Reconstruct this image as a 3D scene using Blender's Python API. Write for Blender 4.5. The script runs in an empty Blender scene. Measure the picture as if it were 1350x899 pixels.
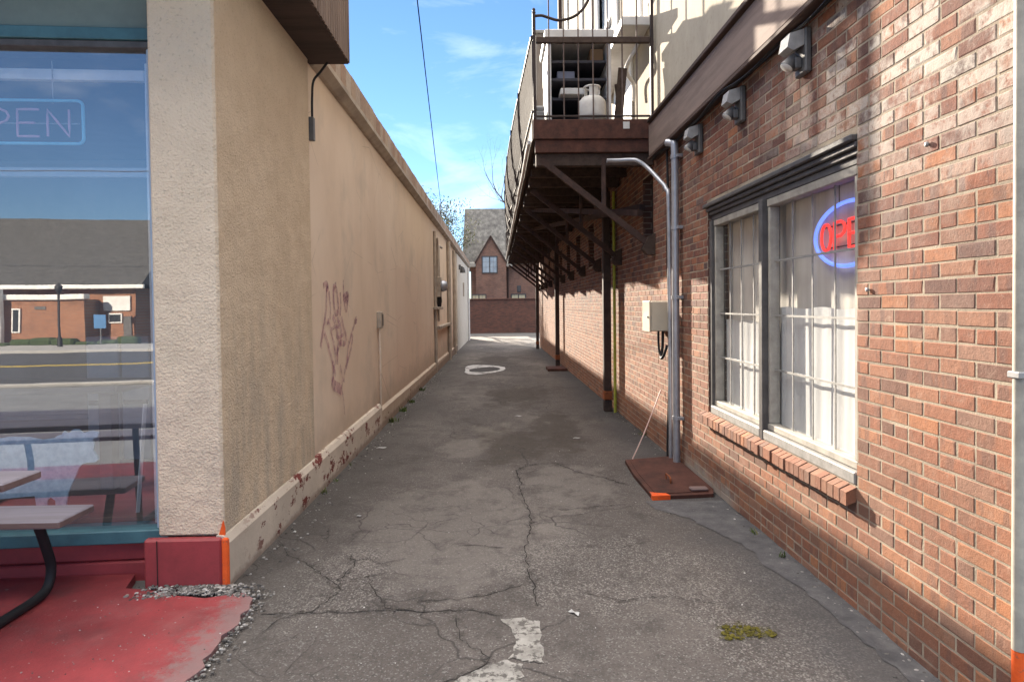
import bpy, bmesh, math, random
from mathutils import Vector, Matrix
random.seed(11)
S = bpy.context.scene
COL = S.collection
PI = math.pi
def zg(y): return 0.0 if y < 2 else -.0095*(min(y, 45)-2)

# ------------------------------------------------------------------ materials
class NT:
    def __init__(s, name):
        s.m = bpy.data.materials.new(name); s.m.use_nodes = True
        s.t = s.m.node_tree; s.b = s.t.nodes['Principled BSDF']; s.out = s.t.nodes['Material Output']
        s._c = None
    def n(s, typ, **kw):
        nd = s.t.nodes.new('ShaderNode'+typ)
        for k, v in kw.items():
            setattr(nd, k, v)
        return nd
    def set(s, sock, v):
        if isinstance(v, bpy.types.NodeSocket): s.t.links.new(v, sock)
        else:
            if isinstance(v, (tuple, list)) and len(v) == 3 and sock.type == 'RGBA': v = (*v, 1)
            sock.default_value = v
    def co(s):
        if s._c is None: s._c = s.n('TexCoord').outputs['Object']
        return s._c
    def vmap(s, sc=(1,1,1), loc=(0,0,0), v=None):
        nd = s.n('Mapping'); s.set(nd.inputs['Vector'], v or s.co())
        nd.inputs['Scale'].default_value = sc; nd.inputs['Location'].default_value = loc
        return nd.outputs[0]
    def noise(s, scale, detail=4, rough=.6, v=None, dist=0):
        nd = s.n('TexNoise'); s.set(nd.inputs['Vector'], v or s.co())
        nd.inputs['Scale'].default_value = scale; nd.inputs['Detail'].default_value = detail
        nd.inputs['Roughness'].default_value = rough; nd.inputs['Distortion'].default_value = dist
        return nd.outputs['Fac']
    def vor(s, scale, feature='F1', v=None, out='Distance', rnd=1):
        nd = s.n('TexVoronoi', feature=feature); s.set(nd.inputs['Vector'], v or s.co())
        nd.inputs['Scale'].default_value = scale; nd.inputs['Randomness'].default_value = rnd
        return nd.outputs[out]
    def ramp(s, fac, stops, interp='LINEAR'):
        nd = s.n('ValToRGB'); s.set(nd.inputs[0], fac); cr = nd.color_ramp; cr.interpolation = interp
        while len(cr.elements) < len(stops): cr.elements.new(.5)
        for e, (p, c) in zip(cr.elements, stops):
            e.position = p
            e.color = (c, c, c, 1) if isinstance(c, (int, float)) else (*c, 1)
        return nd.outputs[0]
    def mix(s, fac, a, b, blend='MIX'):
        nd = s.n('Mix', data_type='RGBA', blend_type=blend)
        s.set(nd.inputs[0], fac); s.set(nd.inputs[6], a); s.set(nd.inputs[7], b)
        return nd.outputs[2]
    def math(s, op, a, b=0, c=0, clamp=False):
        nd = s.n('Math', operation=op, use_clamp=clamp)
        for i, v in enumerate((a, b, c)): s.set(nd.inputs[i], v)
        return nd.outputs[0]
    def step(s, v, lo, hi):
        nd = s.n('MapRange', interpolation_type='SMOOTHSTEP'); s.set(nd.inputs[0], v)
        nd.inputs[1].default_value = lo; nd.inputs[2].default_value = hi
        return nd.outputs[0]
    def xyz(s, v=None):
        nd = s.n('SeparateXYZ'); s.set(nd.inputs[0], v or s.co()); return nd.outputs
    def bump(s, h, strength=.5, dist=.01, nrm=None):
        nd = s.n('Bump'); nd.inputs['Strength'].default_value = strength; nd.inputs['Distance'].default_value = dist
        s.set(nd.inputs['Height'], h)
        if nrm: s.set(nd.inputs['Normal'], nrm)
        return nd.outputs[0]
    def done(s, col=None, rough=None, metal=None, nrm=None, spec=None):
        if col is not None: s.set(s.b.inputs['Base Color'], col)
        if rough is not None: s.set(s.b.inputs['Roughness'], rough)
        if metal is not None: s.set(s.b.inputs['Metallic'], metal)
        if nrm is not None: s.set(s.b.inputs['Normal'], nrm)
        if spec is not None: s.set(s.b.inputs['Specular IOR Level'], spec)
        return s.m

def surf(name, stops, scale=5, rough=.8, bs=60, bstr=.3, bdist=.004, metal=0, stretch=(1,1,1), speck=None, spec=.3):
    m = NT(name); v = m.vmap(stretch)
    f = m.noise(scale, 6, .65, v)
    c = m.ramp(f, stops)
    if speck:
        sc, lo, hi, cc = speck
        c = m.mix(m.step(m.noise(sc, 5, .7), lo, hi), c, cc)
    return m.done(c, rough, metal, m.bump(m.noise(bs, 5, .65, v), bstr, bdist), spec)

def rng(a, b=None, k=.82):
    b = b or tuple(x*k for x in a)
    return [(.35, b), (.65, a)]

def brickmat(name):
    m = NT(name); m._c = m.vmap(loc=(1.735, 2.1, 0)); g = m.n('NewGeometry').outputs['Random Per Island']
    base = m.ramp(g, [(0, (.075,.045,.042)), (.07, (.125,.06,.048)), (.2, (.175,.07,.048)), (.36, (.22,.083,.05)), (.5, (.185,.085,.06)),
                      (.64, (.26,.10,.054)), (.76, (.235,.118,.078)), (.88, (.31,.125,.06)), (.95, (.13,.085,.075)), (1, (.25,.135,.095))])
    x, y, z = m.xyz()
    n1 = m.noise(9, 6, .7); n2 = m.noise(46, 6, .75)
    c = m.mix(m.step(n2, .45, .8), base, m.mix(.7, base, (.04,.03,.03)))
    c = m.mix(m.math('MULTIPLY', m.step(n1, .48, .78), .35), c, (.33,.25,.2))
    kv = m.n('CombineXYZ'); m.set(kv.inputs[0], m.math('MULTIPLY', g, 40)); m.set(kv.inputs[1], m.math('MULTIPLY', y, 17)); m.set(kv.inputs[2], m.math('MULTIPLY', z, 3))
    kiss = m.step(m.noise(1, 3, .55, kv.outputs[0]), .50, .60)
    c = m.mix(m.math('MULTIPLY', kiss, m.step(m.math('FRACT', m.math('MULTIPLY', g, 71.7)), .35, .75)), c, m.mix(.62, c, (.085,.052,.05)))
    fl2 = m.step(m.noise(70, 4, .75), .60, .70); c = m.mix(m.math('MULTIPLY', fl2, .5), c, (.35,.26,.205))
    soot = m.step(m.noise(1.3, 7, .72, m.vmap((1, 1, .7), (2.735, 5.1, 0))), .5, .74)
    c = m.mix(m.math('MULTIPLY', soot, .65), c, (.075,.044,.038))
    run = m.step(m.noise(5, 6, .7, m.vmap((1, 3.2, .22), (1.735, 2.1, 0))), .56, .74)
    c = m.mix(m.math('MULTIPLY', run, .38), c, (.10,.075,.062))
    c = m.mix(m.math('MULTIPLY', m.step(m.noise(16, 7, .8), .6, .7), .4), c, (.36,.30,.245))
    # lower courses lighter, more orange: the sunlit zone painted into the brick
    low = m.math('SUBTRACT', 1, m.step(z, .7, 1.9))
    c = m.mix(m.math('MULTIPLY', low, .42), c, m.mix(.5, c, (.40,.20,.115)))
    # lime bloom high up near the street corner
    reg = m.math('MULTIPLY', m.step(z, 1.6, 2.5), m.math('SUBTRACT', 1, m.step(y, 2.7, 4.6)))
    g2 = m.math('FRACT', m.math('MULTIPLY', g, 37.3))
    th = m.math('ADD', m.math('MULTIPLY', m.noise(4.2, 6, .7), .95), m.math('MULTIPLY', g2, .26))
    fl = m.math('MULTIPLY', m.step(th, .53, .70), m.step(m.noise(22, 5, .7), .28, .52))
    c = m.mix(m.math('MULTIPLY', m.math('MULTIPLY', fl, reg), .8), c, (.46,.42,.37))
    # cement smear at the foot of the wall
    pr = m.math('MULTIPLY', m.math('SUBTRACT', 1, m.step(m.math('ADD', z, m.math('MULTIPLY', m.noise(7), .3)), .16, .3)),
                m.math('MULTIPLY', m.step(y, 4.5, 4.8), m.math('SUBTRACT', 1, m.step(y, 5.7, 6.0))))
    c = m.mix(m.math('MULTIPLY', pr, .75), c, (.30,.28,.25))
    h = m.math('ADD', m.noise(120, 5, .7), m.math('MULTIPLY', m.noise(22, 5, .7), 2.2))
    return m.done(c, .88, 0, m.bump(h, .55, .003), .25)

def brick_tex(name, axis, c1, c2, mortar, scale=1.0, bump=.4):
    m = NT(name); x, y, z = m.xyz()
    cb = m.n('CombineXYZ'); m.set(cb.inputs[0], x if axis == 'x' else y); m.set(cb.inputs[1], z)
    b = m.n('TexBrick'); m.set(b.inputs['Vector'], cb.outputs[0])
    b.inputs['Scale'].default_value = scale; b.inputs['Brick Width'].default_value = .2; b.inputs['Row Height'].default_value = .066
    b.inputs['Mortar Size'].default_value = .006; b.inputs['Mortar Smooth'].default_value = .2; b.inputs['Bias'].default_value = -.1
    m.set(b.inputs['Color1'], c1); m.set(b.inputs['Color2'], c2); m.set(b.inputs['Mortar'], mortar)
    c = m.mix(m.step(m.noise(1.1, 6, .7), .42, .75), b.outputs['Color'], m.mix(.5, b.outputs['Color'], (.06,.045,.04)))
    c = m.mix(m.math('MULTIPLY', m.noise(30, 4, .7), .35), c, (.05,.04,.035))
    return m.done(c, .9, 0, m.bump(m.math('SUBTRACT', 1, b.outputs['Fac']), bump, .006), .2)

def stucco(name, a, b, dirt, rough_size=70, strength=.9, dist=.012, dirt_z=(.3, 2.0), dirt_amt=.6):
    m = NT(name); x, y, z = m.xyz()
    c = m.ramp(m.noise(2.2, 6, .7), rng(a, b))
    streak = m.noise(3, 6, .75, m.vmap((2.2, 2.2, .5)))
    f = m.math('MULTIPLY', m.math('SUBTRACT', 1, m.step(z, *dirt_z)), m.step(streak, .38, .68))
    c = m.mix(m.math('MULTIPLY', f, dirt_amt), c, dirt)
    n = m.noise(rough_size, 4, .6); nn = m.vor(rough_size*.9, 'SMOOTH_F1')
    pit = m.step(m.noise(rough_size*.55, 3, .5), .33, .40)
    c = m.mix(m.math('MULTIPLY', m.math('SUBTRACT', 1, pit), .2), c, (.2,.15,.11))
    h = m.math('ADD', m.math('ADD', m.math('ADD', n, nn), m.math('MULTIPLY', pit, .5)), m.math('MULTIPLY', m.noise(4.5, 5, .6), 5))
    return m.done(c, .92, 0, m.bump(h, strength, dist), .2)

def glass(name, refl, tint=(1,1,1), haze=0):
    m = NT(name); m.t.nodes.remove(m.b)
    tr = m.n('BsdfTransparent'); tr.inputs[0].default_value = (*tint, 1)
    gl = m.n('BsdfGlossy'); gl.inputs['Roughness'].default_value = 0.0
    wob = m.bump(m.noise(1.3, 2, .5), .035, .02); m.set(gl.inputs['Normal'], wob)
    lw = m.n('LayerWeight'); lw.inputs[0].default_value = .5
    f = m.math('ADD', m.math('MULTIPLY', m.math('POWER', lw.outputs['Facing'], 4), .6), refl+.04, clamp=True)
    if haze:
        df = m.n('BsdfDiffuse'); df.inputs[0].default_value = (.62,.66,.72,1)  # pale diffuse film paints a washed-out reflection haze onto the glass
        dm = m.n('MixShader'); m.set(dm.inputs[0], m.math('MULTIPLY', m.ramp(m.noise(1.6, 6, .7, m.vmap((2,2,.5))), [(.3, .5), (.7, 1.0)]), haze)); m.set(dm.inputs[1], tr.outputs[0]); m.set(dm.inputs[2], df.outputs[0]); tr = dm
    mx = m.n('MixShader'); m.set(mx.inputs[0], f); m.set(mx.inputs[1], tr.outputs[0]); m.set(mx.inputs[2], gl.outputs[0])
    m.t.links.new(mx.outputs[0], m.out.inputs[0])
    return m.m

def emit(name, col, strength):
    m = NT(name); m.set(m.b.inputs['Base Color'], col)
    m.set(m.b.inputs['Emission Color'], col); m.b.inputs['Emission Strength'].default_value = strength
    return m.m

def asphalt():
    m = NT('asphalt'); x, y, z = m.xyz()
    w = m.noise(.55, 6, .6, m.vmap((1, .6, 1)))
    c = m.ramp(w, [(.3, (.060,.051,.046)), (.5, (.102,.088,.080)), (.7, (.168,.147,.133))])
    # worn pale stone and dark voids of the aggregate
    ag = m.vor(150, 'F1', out='Color'); agx = m.xyz(ag)[0]
    c = m.mix(m.math('MULTIPLY', m.step(agx, .8, 1.0), .5), c, (.27,.26,.25))
    c = m.mix(m.math('MULTIPLY', m.math('SUBTRACT', 1, m.step(agx, .0, .3)), .55), c, (.04,.038,.038))
    c = m.mix(m.math('MULTIPLY', m.step(m.noise(34, 5, .75), .58, .75), .3), c, (.24,.23,.22))
    # hollows filled with fine brown dirt
    def spot(cx, cy, ax, ay):
        u = m.math('DIVIDE', m.math('SUBTRACT', x, cx), ax); v_ = m.math('DIVIDE', m.math('SUBTRACT', y, cy), ay)
        r = m.math('SQRT', m.math('ADD', m.math('MULTIPLY', u, u), m.math('MULTIPLY', v_, v_)))
        return m.math('SUBTRACT', 1, m.step(m.math('ADD', r, m.math('MULTIPLY', m.math('SUBTRACT', m.noise(3.2, 7, .72), .5), 2.2)), .72, 1.12))
    sp = m.math('MAXIMUM', m.math('MAXIMUM', spot(.12, 7.0, .38, 1.0), spot(.72, 8.0, .32, 1.5)), m.math('MAXIMUM', spot(.3, 11.2, .55, 1.3), spot(-.1, 19.5, .5, 1.6)))
    c = m.mix(m.math('MULTIPLY', sp, .8), c, m.ramp(m.noise(30), [(.3, (.042,.034,.028)), (.7, (.075,.063,.052))]))
    pale = m.math('MAXIMUM', spot(-.35, 4.4, .75, 1.1), m.math('MAXIMUM', spot(.62, 5.4, .36, .8), spot(-.35, 6.9, .3, .5)))
    c = m.mix(m.math('MULTIPLY', pale, .38), c, (.215,.192,.175))
    rgh = m.math('MAXIMUM', spot(.55, 3.6, .6, .6), m.math('MAXIMUM', spot(1.25, 3.1, .4, .8), spot(-.9, 3.5, .35, .5)))
    st2 = m.vor(125, 'F1', out='Color'); s2 = m.xyz(st2)[1]
    c = m.mix(m.math('MULTIPLY', rgh, m.math('MULTIPLY', m.step(s2, .72, .95), .55)), c, (.30,.28,.26))
    c = m.mix(m.math('MULTIPLY', rgh, m.math('MULTIPLY', m.math('SUBTRACT', 1, m.step(s2, .05, .45)), .6)), c, (.045,.04,.037))
    c = m.mix(m.math('MULTIPLY', m.step(m.noise(3.4, 8, .78, m.vmap((1,.8,1),(1,8,0))), .48, .66), .6), c, (.05,.044,.040))
    # brown dirt patches further up the alley
    d = m.math('MULTIPLY', m.step(m.noise(.9, 6, .65, m.vmap((1.3, .7, 1), (3, 0, 0))), .52, .66), m.step(y, 5.0, 8.0))
    c = m.mix(m.math('MULTIPLY', d, .65), c, (.05,.041,.033))
    d2 = m.math('MULTIPLY', m.step(m.noise(1.3, 6, .7, m.vmap((1, .5, 1), (9, 4, 0))), .56, .7), m.step(y, 6, 9))
    c = m.mix(m.math('MULTIPLY', d2, .6), c, (.20,.178,.155))
    # pale worn band down the middle, tar-dark edges
    ex = m.math('MULTIPLY', m.step(m.math('ADD', x, m.math('MULTIPLY', m.noise(2.3, 5, .6), .5)), 1.35, 1.8), .6)
    c = m.mix(ex, c, (.06,.06,.064))
    el = m.math('MULTIPLY', m.math('SUBTRACT', 1, m.step(m.math('SUBTRACT', x, m.math('MULTIPLY', m.noise(2.0, 5, .6), .7)), -1.7, -1.15)), .45)
    c = m.mix(el, c, (.06,.055,.05))
    # fine alligator cracking, only in places
    wv = m.n('VectorMath', operation='ADD'); m.set(wv.inputs[0], m.co())
    nz = m.n('TexNoise'); nz.inputs['Scale'].default_value = 5; m.set(nz.inputs['Vector'], m.co())
    sc = m.n('VectorMath', operation='SCALE'); m.set(sc.inputs[0], nz.outputs['Color']); sc.inputs['Scale'].default_value = .16
    m.set(wv.inputs[1], sc.outputs[0])
    e1 = m.vor(3.6, 'DISTANCE_TO_EDGE', wv.outputs[0]); e2 = m.vor(1.1, 'DISTANCE_TO_EDGE', wv.outputs[0])
    k1 = m.math('MULTIPLY', m.math('SUBTRACT', 1, m.step(e1, .002, .018)), m.step(m.noise(.8, 3, .5, m.vmap((1,1,1), (5,5,0))), .53, .64))
    k2 = m.math('MULTIPLY', m.math('SUBTRACT', 1, m.step(e2, .001, .009)), m.step(m.noise(.6, 3, .5), .45, .55))
    k = m.math('MAXIMUM', k1, k2)
    c = m.mix(m.math('MULTIPLY', k, .6), c, (.03,.027,.026))
    h = m.math('ADD', m.math('MULTIPLY', agx, .5), m.math('ADD', m.noise(60, 5, .7), m.math('MULTIPLY', m.noise(6, 4, .6), 2)))
    h = m.math('SUBTRACT', h, m.math('MULTIPLY', k, 1.3))
    return m.done(c, .86, 0, m.bump(h, .75, .006), .3)

def red_paint(name='red_painted_concrete', a=(.31,.047,.052), wear=.66):
    m = NT(name); x, y, z = m.xyz()
    c = m.ramp(m.noise(2.5, 6, .7), rng(a, (a[0]*.62, a[1]*.7, a[2]*.7)))
    w = m.step(m.noise(5, 7, .78), wear, wear+.12)
    c = m.mix(m.math('MULTIPLY', w, .8), c, (.20,.17,.16))
    if wear < .7:
        ed = m.math('MULTIPLY', m.step(m.math('ADD', x, m.math('MULTIPLY', m.noise(16, 8, .82), .8)), -1.08, -.88), .7)
        c = m.mix(ed, c, (.19,.16,.155))
        c = m.mix(m.math('MULTIPLY', m.step(m.noise(1.7, 5, .7), .48, .66), .45), c, (.25,.10,.10))
        c = m.mix(m.math('MULTIPLY', m.step(m.noise(3.1, 7, .75, m.vmap(loc=(7,2,0))), .5, .7), .5), c, (.13,.045,.045))
        c = m.mix(m.math('MULTIPLY', m.step(m.noise(60, 3, .7), .62, .7), .5), c, (.11,.07,.065))
        c = m.mix(m.math('MULTIPLY', m.step(m.noise(26, 4, .6), .68, .74), .6), c, (.35,.30,.28))
    return m.done(c, .55, 0, m.bump(m.noise(70, 5, .7), .35, .004), .4)

def peeling(name, paint, under, th=.6):
    m = NT(name); m._c = m.vmap(loc=(-1.525, 3.45, 0)); x, y, z = m.xyz()
    c = m.ramp(m.noise(3, 5, .6), rng(paint))
    p = m.step(m.noise(5.5, 8, .75, m.vmap((1, .7, 1.2))), th, th+.025)
    p = m.math('MULTIPLY', p, m.step(y, 3.55, 4.1))
    c = m.mix(p, c, m.ramp(m.noise(30), rng(under)))
    lowz = m.math('MULTIPLY', m.math('SUBTRACT', 1, m.step(m.math('ADD', z, m.math('MULTIPLY', m.noise(8, 5, .7), .12)), .05, .1)), .6)
    c = m.mix(lowz, c, (.15,.10,.08))
    return m.done(c, .8, 0, m.bump(m.math('SUBTRACT', m.noise(25, 5, .6), m.math('MULTIPLY', p, .6)), .5, .006), .25)

def wall_paint():
    m = NT('tan_wall_paint'); m._c = m.vmap(loc=(-1.525, 3.45, 0)); x, y, z = m.xyz()
    c = m.ramp(m.noise(.7, 6, .65, m.vmap((1, 1, .6))), [(.3, (.67,.53,.405)), (.5, (.74,.60,.47)), (.7, (.79,.66,.53))])
    pk = m.math('MULTIPLY', m.math('SUBTRACT', 1, m.step(m.math('ADD', z, m.math('MULTIPLY', m.noise(1.1, 5, .6), 1.6)), .9, 2.4)), m.step(y, 6.5, 9.0))
    c = m.mix(m.math('MULTIPLY', pk, .55), c, (.66,.48,.365))
    ye = m.math('MULTIPLY', m.step(z, 1.6, 3.1), m.step(y, 8, 13))
    c = m.mix(m.math('MULTIPLY', ye, .4), c, (.78,.60,.36))
    st = m.noise(2, 6, .75, m.vmap((3, 3, .28)))
    c = m.mix(m.math('MULTIPLY', m.step(st, .52, .78), .2), c, (.44,.345,.25))
    gy = m.math('MULTIPLY', m.step(m.noise(1.4, 5, .6, m.vmap((1,1,1), (4,4,4))), .5, .7), .3)
    c = m.mix(gy, c, (.40,.36,.30))
    rep = m.math('MULTIPLY', m.math('MULTIPLY', m.step(y, 9.6, 9.63), m.math('SUBTRACT', 1, m.step(y, 12.4, 12.43))), m.math('SUBTRACT', 1, m.step(z, 2.1, 2.13)))
    c = m.mix(m.math('MULTIPLY', rep, .35), c, (.66,.50,.385))
    hc = m.math('MULTIPLY', m.math('SUBTRACT', 1, m.step(m.vor(.9, 'DISTANCE_TO_EDGE', m.vmap((1,1,1.6))), .001, .006)), m.step(m.noise(.7, 3), .5, .56))
    c = m.mix(m.math('MULTIPLY', hc, .45), c, (.25,.19,.14))
    gm = m.math('MULTIPLY', m.math('SUBTRACT', 1, m.step(m.math('ADD', z, m.math('MULTIPLY', m.noise(4, 6, .7), .5)), .42, .85)), .5)
    c = m.mix(gm, c, (.30,.235,.175))
    h = m.math('ADD', m.noise(90, 4, .6), m.math('MULTIPLY', m.noise(7, 4, .6), 1.3))
    return m.done(c, .85, 0, m.bump(h, .35, .004), .25)

def rusty(name, a, b, rough=.75, metal=.0, scale=9):
    m = NT(name)
    c = m.ramp(m.noise(scale, 7, .72), [(.3, b), (.52, a), (.75, tuple(min(1, v*1.5) for v in a))])
    return m.done(c, rough, metal, m.bump(m.noise(50, 6, .7), .4, .004), .3)

def wood(name, a, b, grain=(1, .08, 1), scale=14, rough=.85):
    m = NT(name)
    c = m.ramp(m.noise(scale, 6, .7, m.vmap(grain)), [(.28, b), (.55, a), (.8, tuple(min(1, v*1.25) for v in a))])
    c = m.mix(m.math('MULTIPLY', m.step(m.noise(2.2, 5, .7), .5, .7), .35), c, b)
    return m.done(c, rough, 0, m.bump(m.noise(scale*3, 5, .7, m.vmap(grain)), .5, .004), .25)

def island(name, stops, rough=.9, bs=50):
    m = NT(name); g = m.n('NewGeometry').outputs['Random Per Island']
    c = m.ramp(g, stops); n = m.noise(bs*.5, 6, .7)
    c = m.mix(m.math('MULTIPLY', m.step(n, .4, .75), .5), c, m.mix(.6, c, (.06,.05,.045)))
    return m.done(c, rough, 0, m.bump(m.noise(bs, 5, .7), .6, .006), .2)

M = {}
M['brick'] = brickmat('weathered_red_brick')
M['mortar'] = surf('lime_mortar', rng((.37,.31,.235), (.21,.17,.13)), 3, .95, 110, .7, .004)
M['jambbrick'] = brick_tex('jamb_brick', 'x', (.16,.07,.05), (.09,.05,.045), (.3,.25,.2))
M['brick_far_y'] = brick_tex('brown_brick_side', 'y', (.20,.095,.07), (.13,.07,.058), (.22,.18,.15))
M['brick_far_x'] = brick_tex('brown_brick', 'x', (.34,.17,.115), (.23,.118,.085), (.32,.27,.22))
M['brick_fence'] = brick_tex('dark_fence_brick', 'x', (.22,.09,.06), (.125,.058,.046), (.17,.12,.095), bump=.2)
M['brick_orange'] = brick_tex('orange_brick', 'x', (.36,.16,.085), (.29,.12,.065), (.3,.22,.17))
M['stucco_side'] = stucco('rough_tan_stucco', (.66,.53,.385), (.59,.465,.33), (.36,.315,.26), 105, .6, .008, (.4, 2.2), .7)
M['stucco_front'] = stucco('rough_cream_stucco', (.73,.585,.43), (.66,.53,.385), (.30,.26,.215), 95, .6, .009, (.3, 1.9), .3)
M['stucco_up'] = stucco('smooth_grey_stucco', (.43,.375,.295), (.37,.32,.25), (.28,.24,.195), 40, .15, .005, (3.2, 4.6), .4)
M['wallpaint'] = wall_paint()
M['whitewall'] = stucco('off_white_wall_paint', (.66,.61,.53), (.58,.53,.45), (.4,.35,.28), 40, .3, .005, (0, 1.2), .5)
M['plinth'] = peeling('peeling_cream_paint', (.60,.52,.43), (.17,.04,.033), .555)
M['plinth_far'] = peeling('peeling_tan_paint', (.52,.42,.325), (.2,.11,.08), .60)
M['ledge'] = surf('weathered_beige_trim', rng((.47,.40,.32), (.29,.24,.195)), 3, .85, 40, .4)
M['coping'] = island('broken_terracotta_coping', [(0, (.30,.20,.145)), (.2, (.36,.25,.18)), (.4, (.42,.33,.25)), (.6, (.33,.235,.175)), (.8, (.46,.39,.32)), (1, (.29,.205,.155))])
M['asphalt'] = asphalt()
M['ground'] = surf('grey_lot_ground', [(.3, (.10,.097,.093)), (.7, (.155,.15,.142))], .8, .9, 40, .4, .006)
M['concrete'] = surf('pale_concrete', [(.3, (.17,.16,.145)), (.5, (.30,.285,.26)), (.7, (.39,.37,.34))], 9, .9, 60, .9, .01, speck=(24, .5, .58, (.11,.10,.092)))
M['crack'] = surf('crack_void', rng((.022,.02,.019)), 8, .95)
M['tar'] = surf('dark_patch_asphalt', [(.3, (.036,.034,.033)), (.7, (.066,.06,.056))], 5, .85, 60, .6, .006)
M['brownpatch'] = surf('dirt_filled_asphalt', [(.3, (.055,.048,.042)), (.7, (.095,.083,.072))], 5, .9, 60, .6, .006)
M['whitepaint'] = surf('old_white_paint', [(.38, (.17,.16,.15)), (.55, (.55,.54,.53))], 5, .8, 60, .4)
M['red'] = red_paint()
M['redblock'] = red_paint('red_base_paint', (.36,.05,.055), .74)
M['orange'] = surf('orange_spray_paint', rng((.80,.12,.02), (.62,.08,.015)), 12, .75, speck=(22, .56, .66, (.30,.10,.06)))
M['teal'] = surf('teal_frame_paint', rng((.07,.17,.20), (.05,.12,.145)), 6, .5, 60, .15)
M['tealpanel'] = surf('grey_green_panel', rng((.17,.215,.20), (.13,.165,.16)), 3, .7, 60, .15)
M['bluegrey'] = surf('pale_blue_grey_metal', rng((.36,.45,.56), (.31,.39,.5)), 5, .4, 60, .1)
M['whitetrim'] = surf('white_trim', rng((.70,.69,.67), (.58,.57,.55)), 6, .6, 60, .2)
M['cream'] = surf('cream_paint', rng((.56,.50,.39), (.49,.43,.33)), 5, .55, 50, .15)
M['dkwin'] = surf('dark_window_paint', rng((.105,.10,.097), (.065,.06,.06)), 10, .5, 60, .3)
M['dkvoid'] = surf('soot_black', rng((.012,.012,.013)), 5, .9)
M['lead'] = surf('grey_muntin_paint', rng((.30,.29,.275), (.2,.195,.185)), 20, .6, 60, .2)
M['curtain'] = surf('sheer_grey_curtain', [(.3, (.50,.465,.42)), (.7, (.66,.62,.575))], 3, .9, 30, .15, stretch=(4, 4, .35))
M['curtain2'] = surf('white_cloth', [(.3, (.56,.55,.545)), (.7, (.70,.69,.68))], 3, .9, 30, .1, stretch=(3, 3, .5))
M['timber'] = wood('dark_brown_timber', (.085,.055,.045), (.045,.030,.026))
M['beam'] = wood('greyed_brown_beam', (.22,.165,.14), (.13,.097,.082), scale=10)
M['rustwood'] = rusty('rust_brown_fascia', (.088,.038,.028), (.036,.021,.018), .85)
M['darkwood'] = wood('sooty_timber', (.078,.054,.043), (.035,.025,.021))
M['brace'] = rusty('brown_brace_paint', (.065,.038,.031), (.03,.021,.018), .8)
M['iron'] = rusty('dark_wrought_iron', (.045,.030,.026), (.02,.016,.015), .6)
M['iron_old'] = rusty('rusted_wrought_iron', (.13,.095,.082), (.07,.05,.044), .8)
M['reed'] = wood('weathered_reed_slats', (.06,.047,.042), (.026,.02,.018), (1,1,.12), 16)
M['postpaint'] = rusty('dark_brown_post_paint', (.055,.036,.03), (.025,.018,.016), .7)
M['rustorange'] = rusty('flaking_rust', (.24,.075,.03), (.10,.035,.02), .9)
M['rustplate'] = rusty('rust_red_plate', (.075,.030,.022), (.033,.017,.014), .85, .05, 5)
M['algae'] = surf('yellow_green_algae', rng((.38,.40,.06), (.25,.27,.05)), 12, .8)
M['galv'] = surf('galvanised_steel', rng((.42,.43,.46), (.33,.34,.37)), 12, .42, 60, .1, metal=.55)
M['grey'] = surf('grey_metal', rng((.15,.147,.147), (.10,.098,.098)), 12, .55, 60, .15, metal=.2)
M['greylight'] = surf('pale_grey_metal', rng((.34,.335,.33), (.25,.245,.24)), 12, .5, 60, .15)
M['lens'] = surf('lamp_lens', rng((.75,.75,.72), (.6,.6,.58)), 12, .15)
M['black'] = surf('black_rubber', rng((.018,.018,.02)), 12, .55, 60, .1)
M['corr'] = wood('brown_corrugated_cladding', (.20,.145,.115), (.12,.085,.068), (1,1,.1), 8)
M['soffit'] = wood('dark_soffit_boards', (.075,.055,.05), (.035,.028,.027), (.08,1,1), 8)
M['plank'] = wood('purple_grey_plank', (.25,.225,.255), (.19,.165,.18), (.06,1,1), 10, .6)
M['plankend'] = wood('plank_edge', (.19,.135,.125), (.13,.09,.085), (.06,1,1), 10, .7)
M['shopfloor'] = wood('brown_floor_boards', (.13,.075,.045), (.07,.042,.028), (.06,1,1), 6, .6)
M['dim'] = surf('dim_interior_wall', rng((.10,.10,.12)), 3, .9)
M['dimwhite'] = surf('pale_interior_panel', rng((.45,.47,.5), (.36,.38,.42)), 3, .8)
M['cow'] = surf('speckled_silver_blue', [(.3, (.22,.34,.44)), (.7, (.44,.58,.68))], 26, .5, 60, .2)
M['tank'] = surf('white_tank_paint', rng((.72,.70,.66), (.58,.55,.5)), 6, .45, 60, .1, speck=(9, .66, .75, (.33,.26,.2)))
M['slate'] = surf('mottled_grey_slate', [(.3, (.06,.056,.052)), (.5, (.12,.112,.102)), (.7, (.20,.19,.17))], 2.2, .9, 14, .9, .03, stretch=(1.5, 1, .8))
M['shingle'] = surf('charcoal_shingle', [(.3, (.045,.044,.043)), (.7, (.085,.083,.08))], 5, .9, 20, .7, .02)
M['stone'] = surf('pale_stone', rng((.42,.39,.33), (.33,.3,.25)), 4, .9)
M['farglass'] = surf('far_window_glass', rng((.42,.47,.52), (.25,.29,.34)), 1.5, .12, 5, .05, spec=.6)
M['blind'] = surf('cream_blind', rng((.62,.56,.36)), 4, .8)
M['bark'] = wood('grey_brown_bark', (.13,.10,.08), (.07,.055,.045), (1,1,.2), 20)
M['leaf'] = island('sparse_autumn_leaf', [(0, (.05,.075,.022)), (.4, (.085,.10,.035)), (.75, (.13,.115,.05)), (1, (.17,.13,.07))], .7)
M['weed'] = island('weed_leaf', [(0, (.05,.09,.02)), (.6, (.09,.13,.03)), (1, (.16,.15,.05))], .7)
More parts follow.
